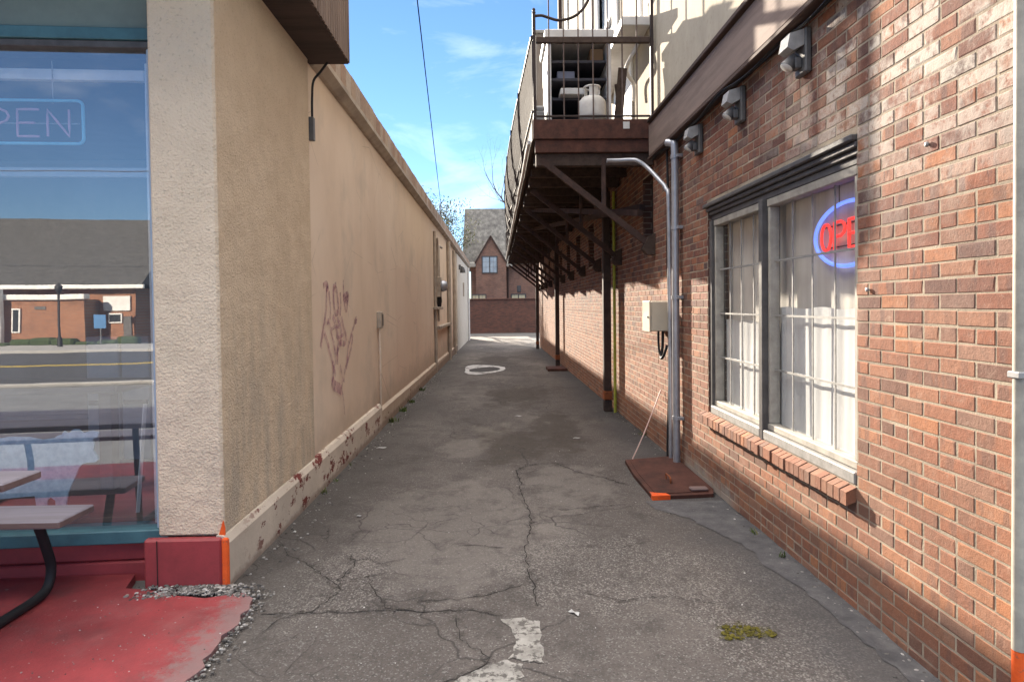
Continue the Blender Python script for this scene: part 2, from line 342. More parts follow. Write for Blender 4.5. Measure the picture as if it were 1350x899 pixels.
M['moss'] = surf('yellow_moss', [(.35, (.06,.052,.01)), (.6, (.135,.115,.018))], 18, .95, 90, .9, .012)
M['gravel'] = island('mixed_gravel', [(0, (.06,.056,.053)), (.4, (.14,.13,.12)), (.75, (.25,.235,.22)), (.93, (.36,.34,.32)), (1, (.55,.53,.5))])
M['paper'] = surf('dirty_white_paper', rng((.72,.71,.69), (.58,.57,.55)), 8, .8)
M['dullpaper'] = surf('trodden_paper', rng((.46,.46,.45), (.30,.295,.285)), 30, .85)
M['brickchip'] = surf('brick_chip', rng((.2,.07,.05), (.13,.05,.04)), 12, .9)
M['shopglass'] = glass('shop_glass', .29, (.93,.96,1), .09)
M['winglass'] = glass('window_glass', .05, (.97,.98,.98))
M['darkglass'] = surf('dark_glass', rng((.02,.022,.026)), 3, .08, 5, .03, spec=.6)
M['neonblue'] = emit('lit_blue_neon', (.11,.20,.85), .36)
M['neonred'] = emit('lit_red_neon', (.85,.035,.03), .27)
M['tubeblue'] = surf('unlit_pale_blue_tube', rng((.22,.60,.78)), 6, .25)
M['tubered'] = surf('unlit_pale_red_tube', rng((.72,.34,.42)), 6, .25)
M['graffiti'] = None
def graffiti():
    m = NT('faded_purple_spray_paint')
    m.set(m.b.inputs['Base Color'], (.36,.13,.23)); m.b.inputs['Roughness'].default_value = .8
    a = m.math('MULTIPLY', m.step(m.noise(14, 5, .7), .28, .66), .55)
    m.set(m.b.inputs['Alpha'], a); return m.m
M['graffiti'] = graffiti()
def alpha_mat(name, col, lo, hi, sc, amt, rough=.9):
    m = NT(name); m.set(m.b.inputs['Base Color'], col); m.b.inputs['Roughness'].default_value = rough
    m.set(m.b.inputs['Alpha'], m.math('MULTIPLY', m.step(m.noise(sc, 7, .72), lo, hi), amt)); return m.m
M['grime'] = alpha_mat('crack_grime', (.03,.027,.025), .42, .72, 14, .42)
M['mossfilm'] = alpha_mat('moss_film', (.085,.075,.014), .44, .60, 26, .8)
M['road'] = surf('street_asphalt', [(.3, (.05,.05,.052)), (.7, (.075,.075,.078))], 2, .85, 60, .5)
M['walk'] = surf('sidewalk_concrete', [(.3, (.26,.25,.235)), (.7, (.36,.35,.33))], 2, .9, 60, .4)
M['kerb'] = M['walk']
M['hedge'] = surf('clipped_hedge', [(.3, (.03,.045,.018)), (.7, (.06,.085,.03))], 9, .9, 20, 1, .05)
M['wire'] = surf('matt_black_wire', rng((.012,.012,.013)), 5, 1.0, spec=.0)

# ------------------------------------------------------------------ mesh builder
ORG = {}
class MB:
    def __init__(s): s.v = []; s.f = []; s.mi = []; s.sm = []
    def add(s, vs, fs, m=0, smooth=False):
        o = len(s.v); s.v += [tuple(v) for v in vs]
        for f in fs: s.f.append([i+o for i in f]); s.mi.append(m); s.sm.append(smooth)
    def box(s, x0, x1, y0, y1, z0, z1, m=0):
        vs = [(x,y,z) for z in (z0,z1) for y in (y0,y1) for x in (x0,x1)]
        s.add(vs, [(0,2,3,1),(4,5,7,6),(0,1,5,4),(2,6,7,3),(0,4,6,2),(1,3,7,5)], m); return s
    def bbox(s, x0, x1, y0, y1, z0, z1, b=.006, m=0):
        # box with chamfered edges
        bm = bmesh.new(); bmesh.ops.create_cube(bm, size=1)
        for v in bm.verts: v.co = Vector(((x0+x1)/2+v.co.x*(x1-x0), (y0+y1)/2+v.co.y*(y1-y0), (z0+z1)/2+v.co.z*(z1-z0)))
        bmesh.ops.bevel(bm, geom=bm.edges[:], offset=b, segments=1, profile=.5, affect='EDGES')
        bm.verts.index_update(); s.add([v.co for v in bm.verts], [[v.index for v in f.verts] for f in bm.faces], m); bm.free(); return s
    def beam(s, a, b, w, h, upv=(0,0,1), m=0):
        a, b = Vector(a), Vector(b); d = (b-a).normalized(); r = d.cross(Vector(upv))
        if r.length < 1e-4: r = d.cross(Vector((0,1,0)))
        r.normalize(); u = r.cross(d)
        vs = [p + r*sx*w/2 + u*sy*h/2 for p in (a, b) for sx, sy in ((-1,-1),(1,-1),(1,1),(-1,1))]
        s.add(vs, [(3,2,1,0),(4,5,6,7),(0,1,5,4),(1,2,6,5),(2,3,7,6),(3,0,4,7)], m); return s
    def tube(s, pts, r, n=8, m=0, cap=True, closed=False):
        pts = [Vector(p) for p in pts]; k = len(pts); rs = r if isinstance(r, (list, tuple)) else [r]*k
        rings = []; ref = None
        for i, p in enumerate(pts):
            if closed: d = pts[(i+1) % k]-pts[i-1]
            else: d = pts[min(i+1, k-1)]-pts[max(i-1, 0)]
            d.normalize()
            if ref is None:
                ref = d.orthogonal().normalized()
            ref = (ref - d*ref.dot(d))
            if ref.length < 1e-6: ref = d.orthogonal()
            ref.normalize(); q = d.cross(ref)
            rings.append([p+(ref*math.cos(2*PI*j/n)+q*math.sin(2*PI*j/n))*rs[i] for j in range(n)])
        vs = [v for rg in rings for v in rg]; fs = []
        for i in range(k if closed else k-1):
            a = i*n; b = ((i+1) % k)*n
            for j in range(n): fs.append((a+j, a+(j+1) % n, b+(j+1) % n, b+j))
        s.add(vs, fs, m, True)
        if cap and not closed:
            s.add(rings[0], [tuple(range(n))[::-1]], m); s.add(rings[-1], [tuple(range(n))], m)
        return s
    def lathe(s, prof, c, n=24, m=0, axis='z'):
        vs = []
        for r, h in prof:
            for j in range(n):
                a = 2*PI*j/n; p = (r*math.cos(a), r*math.sin(a), h)
                if axis == 'x': p = (h, r*math.cos(a), r*math.sin(a))
                if axis == 'y': p = (r*math.sin(a), h, r*math.cos(a))
                vs.append((c[0]+p[0], c[1]+p[1], c[2]+p[2]))
        fs = []
        for i in range(len(prof)-1):
            for j in range(n): fs.append((i*n+j, i*n+(j+1) % n, (i+1)*n+(j+1) % n, (i+1)*n+j))
        s.add(vs, fs, m, True); k = (len(prof)-1)*n
        s.add(vs[:n], [tuple(range(n))[::-1]], m); s.add(vs[k:k+n], [tuple(range(n))], m); return s
    def prism(s, poly, axis, lo, hi, m=0):
        # poly in the two remaining axes (order x,y,z without axis)
        def P(a, b, c): return {'x': (c, a, b), 'y': (a, c, b), 'z': (a, b, c)}[axis]
        n = len(poly); vs = [P(a, b, lo) for a, b in poly]+[P(a, b, hi) for a, b in poly]
        s.add(vs, [tuple(range(n))[::-1], tuple(range(n, 2*n))]+[(i, (i+1) % n, n+(i+1) % n, n+i) for i in range(n)], m); return s
    def quad(s, a, b, c, d, m=0): s.add([a,b,c,d], [(0,1,2,3)], m); return s
    def rot(s, ang, c=(0,0)):
        ca, sa = math.cos(ang), math.sin(ang)
        s.v = [(c[0]+(x-c[0])*ca-(y-c[1])*sa, c[1]+(x-c[0])*sa+(y-c[1])*ca, z) for x, y, z in s.v]; return s
    def build(s, name, mats, parent=None, loc=None, smooth=True, fix=True):
        mats = [M[k] if isinstance(k, str) else k for k in (mats if isinstance(mats, (list, tuple)) else [mats])]
        o0 = Vector(loc) if loc is not None else (ORG[parent.name] if parent is not None else Vector((0,0,0)))
        me = bpy.data.meshes.new(name); me.from_pydata([Vector(v)-o0 for v in s.v], [], s.f)
        for m_ in mats: me.materials.append(m_)
        me.polygons.foreach_set('material_index', s.mi); me.polygons.foreach_set('use_smooth', s.sm)
        if fix:
            bm = bmesh.new(); bm.from_mesh(me); bmesh.ops.recalc_face_normals(bm, faces=bm.faces[:]); bm.to_mesh(me); bm.free()
        me.update(); o = bpy.data.objects.new(name, me); COL.objects.link(o)
        if parent is not None: o.parent = parent; ORG[o.name] = ORG[parent.name].copy()
        else: o.location = o0; ORG[o.name] = o0.copy()
        return o

def tag(o, label=None, cat=None, group=None, kind=None):
    if label: o['label'] = label
    if cat: o['category'] = cat
    if group: o['group'] = group
    if kind: o['kind'] = kind
    return o
def thing(name, label, cat, loc, group=None):
    o = bpy.data.objects.new(name, None); COL.objects.link(o); o.location = loc; o.empty_display_size = .1
    ORG[o.name] = Vector(loc); return tag(o, label, cat, group)
def dup(root, loc, label=None):
    r = root.copy(); COL.objects.link(r); r.location = loc
    if label: r['label'] = label
    for ch in list(root.children):
        c = ch.copy(); COL.objects.link(c); c.parent = r
        for g in ch.children:
            d = g.copy(); COL.objects.link(d); d.parent = c
    return r
def spline(pts, k=6):
    pts = [Vector(p) for p in pts]; out = []
    for i in range(len(pts)-1):
        p0, p1, p2, p3 = pts[max(i-1,0)], pts[i], pts[i+1], pts[min(i+2, len(pts)-1)]
        for j in range(k):
            t = j/k
            out.append(.5*((2*p1)+(p2-p0)*t+(2*p0-5*p1+4*p2-p3)*t*t+(3*p1-p0-3*p2+p3)*t**3))
    out.append(pts[-1]); return out

# ------------------------------------------------------------------ ground
def strip(x0, x1, ys, dz, name, m, bumpy=0, nx=1):
    b = MB(); vs = []
    for y in ys:
        for i in range(nx+1):
            x = x0+(x1-x0)*i/nx
            vs.append((x, y, zg(y)+dz+(bumpy*(math.sin(x*2.1+y*.9)+math.sin(y*2.3-x*1.2)+.6*math.sin(x*5+y*3.1)) if bumpy else 0)))
    fs = [(j*(nx+1)+i, j*(nx+1)+i+1, (j+1)*(nx+1)+i+1, (j+1)*(nx+1)+i) for j in range(len(ys)-1) for i in range(nx)]
    b.add(vs, fs, 0, True); return b
strip(-300, 300, [-300, -40, 0, 2, 45, 60, 300], -.02, 'ground', 'ground').build('ground', 'ground').__setitem__('kind', 'structure')
lot = strip(-20, 20, [36.5, 40, 45, 60], -.012, 'back_lot', 'ground').build('parking_lot', surf('back_lot_asphalt', [(.3, (.07,.067,.064)), (.7, (.10,.096,.09))], 1.2, .9, 50, .4)); tag(lot, kind='structure')

def ribbon(b, pts, w, z, m, jit=.012):
    # ragged flat ribbon following the ground
    P = []
    for i in range(len(pts)-1):
        (x0,y0),(x1,y1) = pts[i], pts[i+1]; n = max(2, int(math.hypot(x1-x0, y1-y0)/.035))
        for k in range(n): t = k/n; P.append((x0+(x1-x0)*t+random.uniform(-jit,jit), y0+(y1-y0)*t+random.uniform(-jit,jit)))
    P.append(pts[-1]); vs = []
    for i, (x, y) in enumerate(P):
        a, c = P[max(i-1,0)], P[min(i+1,len(P)-1)]; dx, dy = c[0]-a[0], c[1]-a[1]; L = math.hypot(dx,dy) or 1
        ww = w*random.uniform(.35,1.3)*(.25 if i in (0, len(P)-1) else 1)/2
        for sgn in (-1,1): vs.append((x-dy/L*ww*sgn, y+dx/L*ww*sgn, zg(y)+z))
    b.add(vs, [(2*i, 2*i+1, 2*i+3, 2*i+2) for i in range(len(P)-1)], m)
def blob(b, poly, z, m, jit=.02, sub=5):
    P = []
    for i in range(len(poly)):
        (x0,y0),(x1,y1) = poly[i], poly[(i+1) % len(poly)]
        for k in range(sub):
            t = k/sub; P.append((x0+(x1-x0)*t+random.uniform(-jit,jit), y0+(y1-y0)*t+random.uniform(-jit,jit)))
    b.add([(x, y, zg(y)+z) for x, y in P], [tuple(range(len(P)))], m)

al = strip(-1.62, 1.80, [-6+.5*i for i in range(90)], 0.0, 'alley', 'asphalt', .0, 6)
CR = [([(-1.177,3.138),(-.9,3.14),(-.677,3.145),(-.527,3.145),(-.375,3.13),(-.151,3.135),(.007,3.064)], .014),
 ([(-.208,3.09),(-.206,2.942),(-.164,2.818),(-.095,2.751),(-.058,2.688),(-.066,2.619),(-.142,2.568),(-.3,2.47)], .011),
 ([(.161,5.368),(.18,5.036),(.218,4.704),(.218,4.4),(.155,3.91),(.164,3.62),(.178,3.416),(.186,3.15)], .013),
 ([(.239,4.777),(.459,4.689),(.751,4.744),(.96,4.787)], .012),
 ([(-1.109,2.95),(-1.081,3.072),(-.944,3.166),(-.845,3.375),(-.901,3.521),(-.842,3.729),(-.928,3.909)], .009),
 ([(-.845,3.375),(-.978,3.576),(-1.134,3.745),(-1.305,3.93),(-1.44,4.132)], .009),
 ([(-.742,3.563),(-.654,3.321),(-.572,3.188),(-.45,3.133)], .009), ([(-.426,3.239),(-.234,3.255),(-.078,3.291),(.125,3.419)], .009),
 ([(-.26,4.024),(-.091,3.988),(.028,3.955)], .012),
 ([(.193,5.366),(.157,5.883),(.31,6.105),(.533,6.15),(.71,5.787),(.891,5.613),(1.097,5.304)], .018),
 ([(-.9,3.52),(-.75,3.56),(-.62,3.62),(-.5,3.55)], .007), ([(-1.0,3.3),(-.9,3.36),(-.74,3.40),(-.66,3.32)], .006),
 ([(-.95,3.74),(-.8,3.82),(-.7,3.74),(-.55,3.82)], .006), ([(.2,3.9),(.45,3.98),(.7,3.9),(.98,4.02)], .006), ([(.4,3.3),(.62,3.2),(.85,3.24),(1.1,3.12)], .007)]
for p, w in CR: ribbon(al, p, w*.45, .003, 1)
for p, w in CR: ribbon(al, p, w*5, .0018, 4, .02)
if 0: blob(al, [(-.267,7.673),(.028,7.942),(.294,7.484),(.485,6.48),(.31,6.105),(.164,6.116),(-.06,6.886)], .002, 2, .05)
if 0: blob(al, [(.363,9.149),(.716,9.466),(.911,8.18),(1.081,6.794),(.894,6.624),(.696,7.021),(.383,7.477)], .002, 2, .05)
if 0: blob(al, [(-.208,3.09),(-.206,2.942),(-.164,2.818),(-.095,2.751),(-.058,2.69),(.03,2.68),(.06,2.79),(.05,2.93),(0,3.03)], .0015, 3, .008)
al = al.build('alley_pavement', ['asphalt', 'crack', 'brownpatch', 'tar', 'grime']); tag(al, kind='structure')
cp = MB(); blob(cp, [(-.008,3.034),(.109,3.036),(.184,3.002),(.179,2.788),(.178,2.637),(.109,2.657),(.036,2.684),(.069,2.794),(.055,2.929)], .004, 0, .008)
blob(cp, [(-.25,2.43),(-.186,2.522),(-.066,2.631),(.036,2.672),(.091,2.612),(.069,2.46)], .0045, 0, .012)
tag(cp.build('concrete_patch', 'concrete'), kind='structure')
# tar seal along the brick wall foot
ts = MB(); blob(ts, [(1.13,4.86),(1.72,4.83),(1.74,3.16),(1.74,1.6),(1.66,1.6),(1.62,2.0),(1.625,2.44),(1.59,2.8),(1.60,3.15),(1.53,3.5),(1.53,3.9),(1.40,4.2),(1.34,4.45),(1.16,4.62)], .004, 0, .018, 7)
tag(ts.build('tar_seal', surf('blue_black_tar', [(.3, (.055,.054,.058)), (.5, (.085,.083,.087)), (.7, (.125,.12,.122))], 9, .8, 60, .8, .008, speck=(70, .6, .7, (.2,.19,.185)))), kind='structure')
# ring of old white paint round a sunken patch
rb = MB(); n = 56; O = []; I = []
for k in range(n):
    a = 2*PI*k/n; j = 1+.09*math.sin(3*a+1)+random.uniform(-.03,.03)
    O.append((-.40+.52*j*math.cos(a)+.05*math.cos(2*a), 16.25+1.3*j*math.sin(a)))
    j2 = 1+.16*math.sin(2*a+.5)+random.uniform(-.05,.05)
    I.append((-.33+.36*j2*math.cos(a), 16.15+.72*j2*math.sin(a)))
rb.add([(x,y,zg(y)+.004) for x,y in O+I], [(k,(k+1)%n,n+(k+1)%n,n+k) for k in range(n)], 0)
rb.add([(x,y,zg(y)+.003) for x,y in I], [tuple(range(n))], 1)
tag(rb.build('painted_ring', ['whitepaint', 'tar']), kind='structure')
# red painted forecourt slab
rp = MB(); P = [(-8,.9),(-1.255,.9)]
y = 1.0
while y < 3.22: P.append((-1.25+random.uniform(-.03,.02), y)); y += .05
P += [(-1.27,3.27),(-1.34,3.33),(-1.42,3.31),(-1.52,3.28),(-1.60,3.30),(-1.70,3.32),(-1.80,3.37),(-1.90,3.40),(-2.0,3.42),(-2.05,3.60),(-8,3.45)]
rp.prism(P, 'z', -.05, .014); tag(rp.build('red_pavement', 'red'), kind='structure')
rj = MB(); ribbon(rj, [(-2.45,3.6),(-2.50,3.3),(-2.52,2.9),(-2.55,2.4)], .02, .018, 0, .004)
tag(rj.build('pavement_joint', surf('joint_grime', rng((.11,.03,.032)), 8, .9)), kind='structure')
st = MB(); st.box(-120, 120, -17, -6.15, -.06, -.01); tag(st.build('street', 'road'), kind='structure')
kb = MB(); kb.bbox(-120, -1.7, -6.15, -5.95, -.06, .08, .01); kb.bbox(2.0, 120, -6.15, -5.95, -.06, .08, .01); kb.bbox(-120,120,-17.2,-17,-.06,.08,.01); tag(kb.build('kerb', 'kerb'), kind='structure')
sw = MB(); sw.box(-120, -8, -5.95, 3.0, -.05, .006); sw.box(1.9, 120, -5.95, 2.0, -.05, .006); sw.box(-8, 1.9, -5.95, -3.02, -.05, .004); sw.box(-8, -1.64, -3.015, .895, -.05, .012); sw.box(-120, 120, -21, -17.2, -.05, .07)
tag(sw.build('sidewalk', 'walk'), kind='structure')
ln = MB(); ln.box(-120, 120, -11.7, -11.58, -.008, -.004); ln.box(-120,120,-11.45,-11.33,-.008,-.004)
tag(ln.build('road_marking', surf('yellow_road_paint', rng((.5,.36,.06)), 4, .8)), kind='structure')

# ------------------------------------------------------------------ wall with openings
def holes_wall(b, x, y0, y1, z0, z1, holes, depth=.16, m=0, mr=1, sgn=1):
    ys = sorted({y0, y1, *[h[0] for h in holes], *[h[1] for h in holes]}); zs = sorted({z0, z1, *[h[2] for h in holes], *[h[3] for h in holes]})
    for i in range(len(ys)-1):
        for j in range(len(zs)-1):
            cy, cz = (ys[i]+ys[i+1])/2, (zs[j]+zs[j+1])/2
            if any(h[0] < cy < h[1] and h[2] < cz < h[3] for h in holes): continue
            b.quad((x,ys[i],zs[j]), (x,ys[i+1],zs[j]), (x,ys[i+1],zs[j+1]), (x,ys[i],zs[j+1]), m)
    for a, c, d, e in holes:
        X = x+sgn*depth
        for q in (((x,a,d),(X,a,d),(X,a,e),(x,a,e)), ((x,c,d),(X,c,d),(X,c,e),(x,c,e)), ((x,a,d),(X,a,d),(X,c,d),(x,c,d)), ((x,a,e),(X,a,e),(X,c,e),(x,c,e))): b.quad(*q, mr)

def brick_courses(b, xf, y0, y1, z0, z1, holes, rh=.0622, bl=.1895, gap=.0110, thick=.03):
    r = 0; z = z0; ch = .002
    while z < z1-.02:
        zt = min(z+rh-gap*.8, z1); zc = (z+zt)/2
        segs = [(y0, y1)]
        for a, c, d, e in holes:
            if d-.01 < zc < e+.01:
                segs = [s for q in segs for s in ((q[0], min(q[1], a)), (max(q[0], c), q[1])) if s[1]-s[0] > .03]
        hd = (r % 7 == 6); L = bl/2 if hd else bl; off = (0 if r % 2 else bl/2)
        for s0, s1 in segs:
            k = math.floor((s0-y0-off)/L)
            while y0+off+k*L < s1:
                a = max(s0, y0+off+k*L); c = min(s1, y0+off+(k+1)*L-gap); k += 1
                if c-a < .025: continue
                j = random.uniform(-.0014, .0002); ja = random.uniform(-.0018,.0018); jz = random.uniform(-.0018,.0018); t = random.uniform(-.0009,.0007)
                a2, c2, za, zb = a+ja, c+ja+random.uniform(-.002,.002), z+jz, zt+jz+random.uniform(-.0015,.0015)
                xo = xf+j; dz = random.uniform(-.002,.002)
                q1 = [ch*(1 if random.random() > .16 else random.uniform(2, 5)) for _ in range(4)]
                vs = [(xo+thick,a2,za),(xo+thick,c2,za),(xo+thick,c2,zb),(xo+thick,a2,zb),
                      (xo+ch,a2,za),(xo+ch,c2,za+dz),(xo+ch,c2,zb+dz),(xo+ch,a2,zb),
                      (xo,a2+q1[0],za+q1[0]),(xo+t,c2-q1[1],za+q1[1]+dz),(xo+t,c2-q1[2],zb-q1[2]+dz),(xo,a2+q1[3],zb-q1[3])]
                b.add(vs, [(0,4,5,1),(1,5,6,2),(2,6,7,3),(3,7,4,0),(4,8,9,5),(5,9,10,6),(6,10,11,7),(7,11,8,4),(8,11,10,9)], 0)
        z += rh; r += 1

# ------------------------------------------------------------------ brick building (right)
RX = 1.735
BK = [6.72+1.85*k for k in range(11)]                  # bracket stations along the balcony
WIN = (3.03, 5.2, .60, 2.30)
HOLES = [WIN]+[((7.0,7.5) if k == 0 else (BK[k]+.85, BK[k]+1.55))+(2.18, 2.94) for k in range(10)]
BB = thing('brick_building', 'old red brick building with a grilled window and grey stucco storey above', 'building', (RX, 2.1, 0))
w = MB(); brick_courses(w, RX, 2.085, 26, -.34, 3.44, HOLES); w.build('brick_wall', 'brick', BB, fix=False)
w = MB(); holes_wall(w, RX+.0016, 2.1, 26, -.5, 3.44, HOLES, .2, 0, 1)
w.quad((RX+.008,2.1,-.5),(9,2.1,-.5),(9,2.1,9.6),(RX+.008,2.1,9.6),1); w.quad((RX+.008,26,-.5),(9,26,-.5),(9,26,3.5),(RX+.008,26,3.5),1)
w.build('mortar_backing', ['mortar', 'jambbrick'], BB)
w = MB(); UH = [(9.2,10.55,4.95,6.6), (13.2,14.3,4.95,6.6)]
holes_wall(w, RX+.012, 2.1, 16.5, 3.44, 9.6, UH, .12, 0, 0); w.quad((RX+.012,16.5,3.44),(9,16.5,3.44),(9,16.5,9.6),(RX+.012,16.5,9.6)); w.build('stucco_wall', 'stucco_up', BB)
w = MB(); w.box(RX+.012, 9, 2.1, 16.5, 9.6, 9.75); w.box(RX+.05, 9, 16.5, 26, 3.5, 3.65); w.build('roof', 'shingle', BB)
w = MB(); w.bbox(RX-.085, RX-.002, 2.1, 6.84, 3.065, 3.41, .012); w.build('timber_beam', 'beam', BB)
w = MB(); w.bbox(RX-.115, RX-.003, 2.1, 6.80, 3.413, 3.452, .006); w.bbox(RX-.075, RX+.0, 2.1, 6.80, 3.455, 3.50, .006); w.bbox(RX-.10, RX-.004, 2.1, 6.84, 3.03, 3.062, .006); w.build('beam_moulding', 'timber', BB)
# half-timber boards on the sunlit upper storey
for y0, y1 in ((7.0,7.12),(8.9,9.02),(11.2,11.32),(12.4,12.52),(14.9,15.02)):
    w = MB(); w.bbox(RX-.03, RX+.008, y0, y1, 4.8, 9.5, .005); w.build('wall_board', 'whitetrim', BB)
w = MB(); w.bbox(RX-.07, RX+.02, 16.38, 16.6, 3.7, 9.6, .01); w.build('corner_board', 'timber', BB)
for a, c, d, e in UH:
    f = MB(); f.bbox(RX-.03,RX+.06,a-.09,a,d-.09,e+.09,.005); f.bbox(RX-.03,RX+.06,c,c+.09,d-.09,e+.09,.005); f.bbox(RX-.03,RX+.06,a,c,e,e+.09,.005); f.bbox(RX-.05,RX+.06,a,c,d-.09,d,.005); f.bbox(RX+.0,RX+.05,a,c,(d+e)/2-.025,(d+e)/2+.025,.005)
    f = f.build('window', 'whitetrim', BB); g = MB(); g.box(RX+.055,RX+.065,a-.01,c+.01,d-.01,e+.01); g.build('pane', 'farglass', f)
w = MB(); w.bbox(RX-.02, RX+.008, 8.0, 9.18, 3.56, 4.86, .006); w.build('door_panel', 'whitetrim', BB)
w = MB(); w.bbox(RX-.32, RX-.003, 7.05, 9.75, 4.56, 4.66, .008); w.build('shelf', 'whitetrim', BB)
for k, h in enumerate(HOLES[1:]):
    f = MB(); a, c, d, e = h
    f.box(RX+.11,RX+.16,a,a+.05,d,e); f.box(RX+.11,RX+.16,c-.05,c,d,e); f.box(RX+.11,RX+.16,a+.05,c-.05,e-.05,e); f.box(RX+.11,RX+.16,a+.05,c-.05,d,d+.05)
    f = f.build('transom_window', 'dkwin', BB); g = MB(); g.box(RX+.13,RX+.14,a+.045,c-.045,d+.045,e-.045); g.build('pane', 'darkglass', f)
# the big grilled window
a, c, d, e = WIN
f = MB(); f.bbox(RX-.03, RX+.12, a+.004, c+.04, 2.268, 2.30, .006); f.bbox(RX-.008, RX+.12, a+.004, c+.02, 2.236, 2.266, .006); f.bbox(RX+.012, RX+.12, a+.004, c-.004, 2.206, 2.234, .005); f.bbox(RX+.03, RX+.12, a+.004, c-.004, 2.165, 2.204, .004)
f.bbox(RX+.012, RX+.12, c-.06, c-.004, .60, 2.163, .005); f.bbox(RX+.05, RX+.12, a+.004, a+.05, .60, 2.163, .005)
f.bbox(RX-.004, RX+.12, 4.122, 4.178, .56, 2.163, .005)
f = f.build('window', 'dkwin', BB)
s = MB()
for y0, y1 in ((3.082, 4.12), (4.18, 5.138)):
    s.bbox(RX+.03, RX+.10, y0, y1, 2.115, 2.163, .004); s.bbox(RX+.03, RX+.10, y0, y1, .665, .705, .004)
    s.bbox(RX+.035, RX+.10, y0, y0+.032, .706, 2.114, .004); s.bbox(RX+.035, RX+.10, y1-.032, y1, .706, 2.114, .004)
s.build('sash', surf('worn_sash_paint', rng((.40,.37,.32), (.26,.24,.21)), 9, .7, 60, .2), f)
s = MB(); s.bbox(RX-.002, RX+.12, 3.05, 4.12, .60, .662, .006); s.bbox(RX-.002, RX+.12, 4.18, 5.138, .60, .662, .006); s.build('sill', 'lead', f)
g = MB(); g.quad((RX+.078,3.10,.69),(RX+.078,4.10,.69),(RX+.078,4.10,2.13),(RX+.078,3.10,2.13)); g.quad((RX+.078,4.2,.69),(RX+.078,5.12,.69),(RX+.078,5.12,2.13),(RX+.078,4.2,2.13)); g.build('pane', 'winglass', f)
for y0, y1 in ((3.114, 4.088), (4.212, 5.106)):
    g = MB()
    for k in (1,2,3):
        yy = y0+(y1-y0)*k/4; zz = .706+(2.114-.706)*k/4
        g.box(RX+.067, RX+.073, yy-.006, yy+.006, .706, 2.114); g.box(RX+.065, RX+.0745, y0, y1, zz-.006, zz+.006)
    g.build('muntin_grille', 'lead', f)
s = MB(); y = 3.035; ts_ = .0615
while y < 5.26:
    j = random.uniform(-.004,.004); t = random.uniform(-.003,.003)
    s.prism([(RX-.052+j, .508+t),(RX+.0,.525+t),(RX+.0,.597+t),(RX-.052+j,.573+t)], 'y', y, y+ts_-.009); y += ts_
s.build('brick_sill', 'brick', BB)
s = MB(); s.bbox(RX-.035, RX-.004, 3.04, 5.25, .518, .566, .004); s.build('sill_mortar', 'mortar', BB)
# cream corner pipe at the street end of the wall
w = MB(); w.tube([(RX-.025,2.041,z) for z in (.342,1.3,2.2,4.2)], .021, 14); ct = w.build('corner_trim', surf('dirty_cream_pipe', rng((.42,.385,.32), (.27,.25,.215)), 7, .6, 50, .2), BB)
w = MB(); w.tube([(RX-.025,2.041,z) for z in (.13,.34)], .0205, 14); w.build('painted_end', 'orange', ct)
for z in (1.24, 2.64): w = MB(); w.bbox(RX-.05,RX+.01,2.015,2.067,z,z+.022,.003); w.build('pipe_clamp', 'greylight', ct)
# small eye bolts on the brick
for y, z in ((2.52,2.12),(2.93,1.55)):
    w = MB(); w.lathe([(.001,-.014),(.010,-.013),(.011,-.006),(.006,-.004),(.006,.0)], (RX-.001,y,z), 10, 0, 'x'); w.build('anchor_bolt', 'greylight', BB)

# curtains and the lit neon sign behind the panes
def drape(y0, y1, z0, z1, x, amp, freq, ph):
    b = MB(); n = 90; rows = 6; vs = []
    for j in range(rows+1):
        z = z0+(z1-z0)*j/rows
        for i in range(n+1):
            y = y0+(y1-y0)*i/n; u = i/n
            q = amp*(math.sin(u*freq+ph)+.5*math.sin(u*freq*2.3+1.7*ph+j*.25)+.3*math.sin(u*freq*.47+j*.6))
            vs.append((x+q, y, z+.006*math.sin(u*freq*.6)))
    W_ = n+1; k = len(vs); vs2 = [(a_+.004,b_,c_) for a_,b_,c_ in vs]
    F_ = [(j*W_+i, j*W_+i+1, (j+1)*W_+i+1, (j+1)*W_+i) for j in range(rows) for i in range(n)]
    b.add(vs, F_, 0, True); b.add(vs2, F_, 0, True); return b
cu = drape(3.04, 5.19, .61, 2.29, 1.91, .004, 42, 0); tag(cu.build('curtain', 'curtain', None, (1.93,4.1,.61)), 'sheer grey-brown curtain filling the grilled window behind the neon sign', 'curtain')
c2 = drape(3.05, 4.12, .67, 1.46, 1.85, .0025, 26, 1); tag(c2.build('curtain', 'curtain2', None, (1.85,3.6,.67)), 'white cloth across the lower half of the window under the neon sign', 'curtain')
c3 = drape(4.18, 5.1, .67, 1.36, 1.85, .0025, 26, 2); tag(c3.build('curtain', 'curtain2', None, (1.85,4.7,.67)), 'white cloth across the lower half of the narrower far sash', 'curtain')
bw = MB(); bw.box(2.3,2.34,2.6,5.8,.3,2.6); bw.build('inner_wall', 'dim', BB)

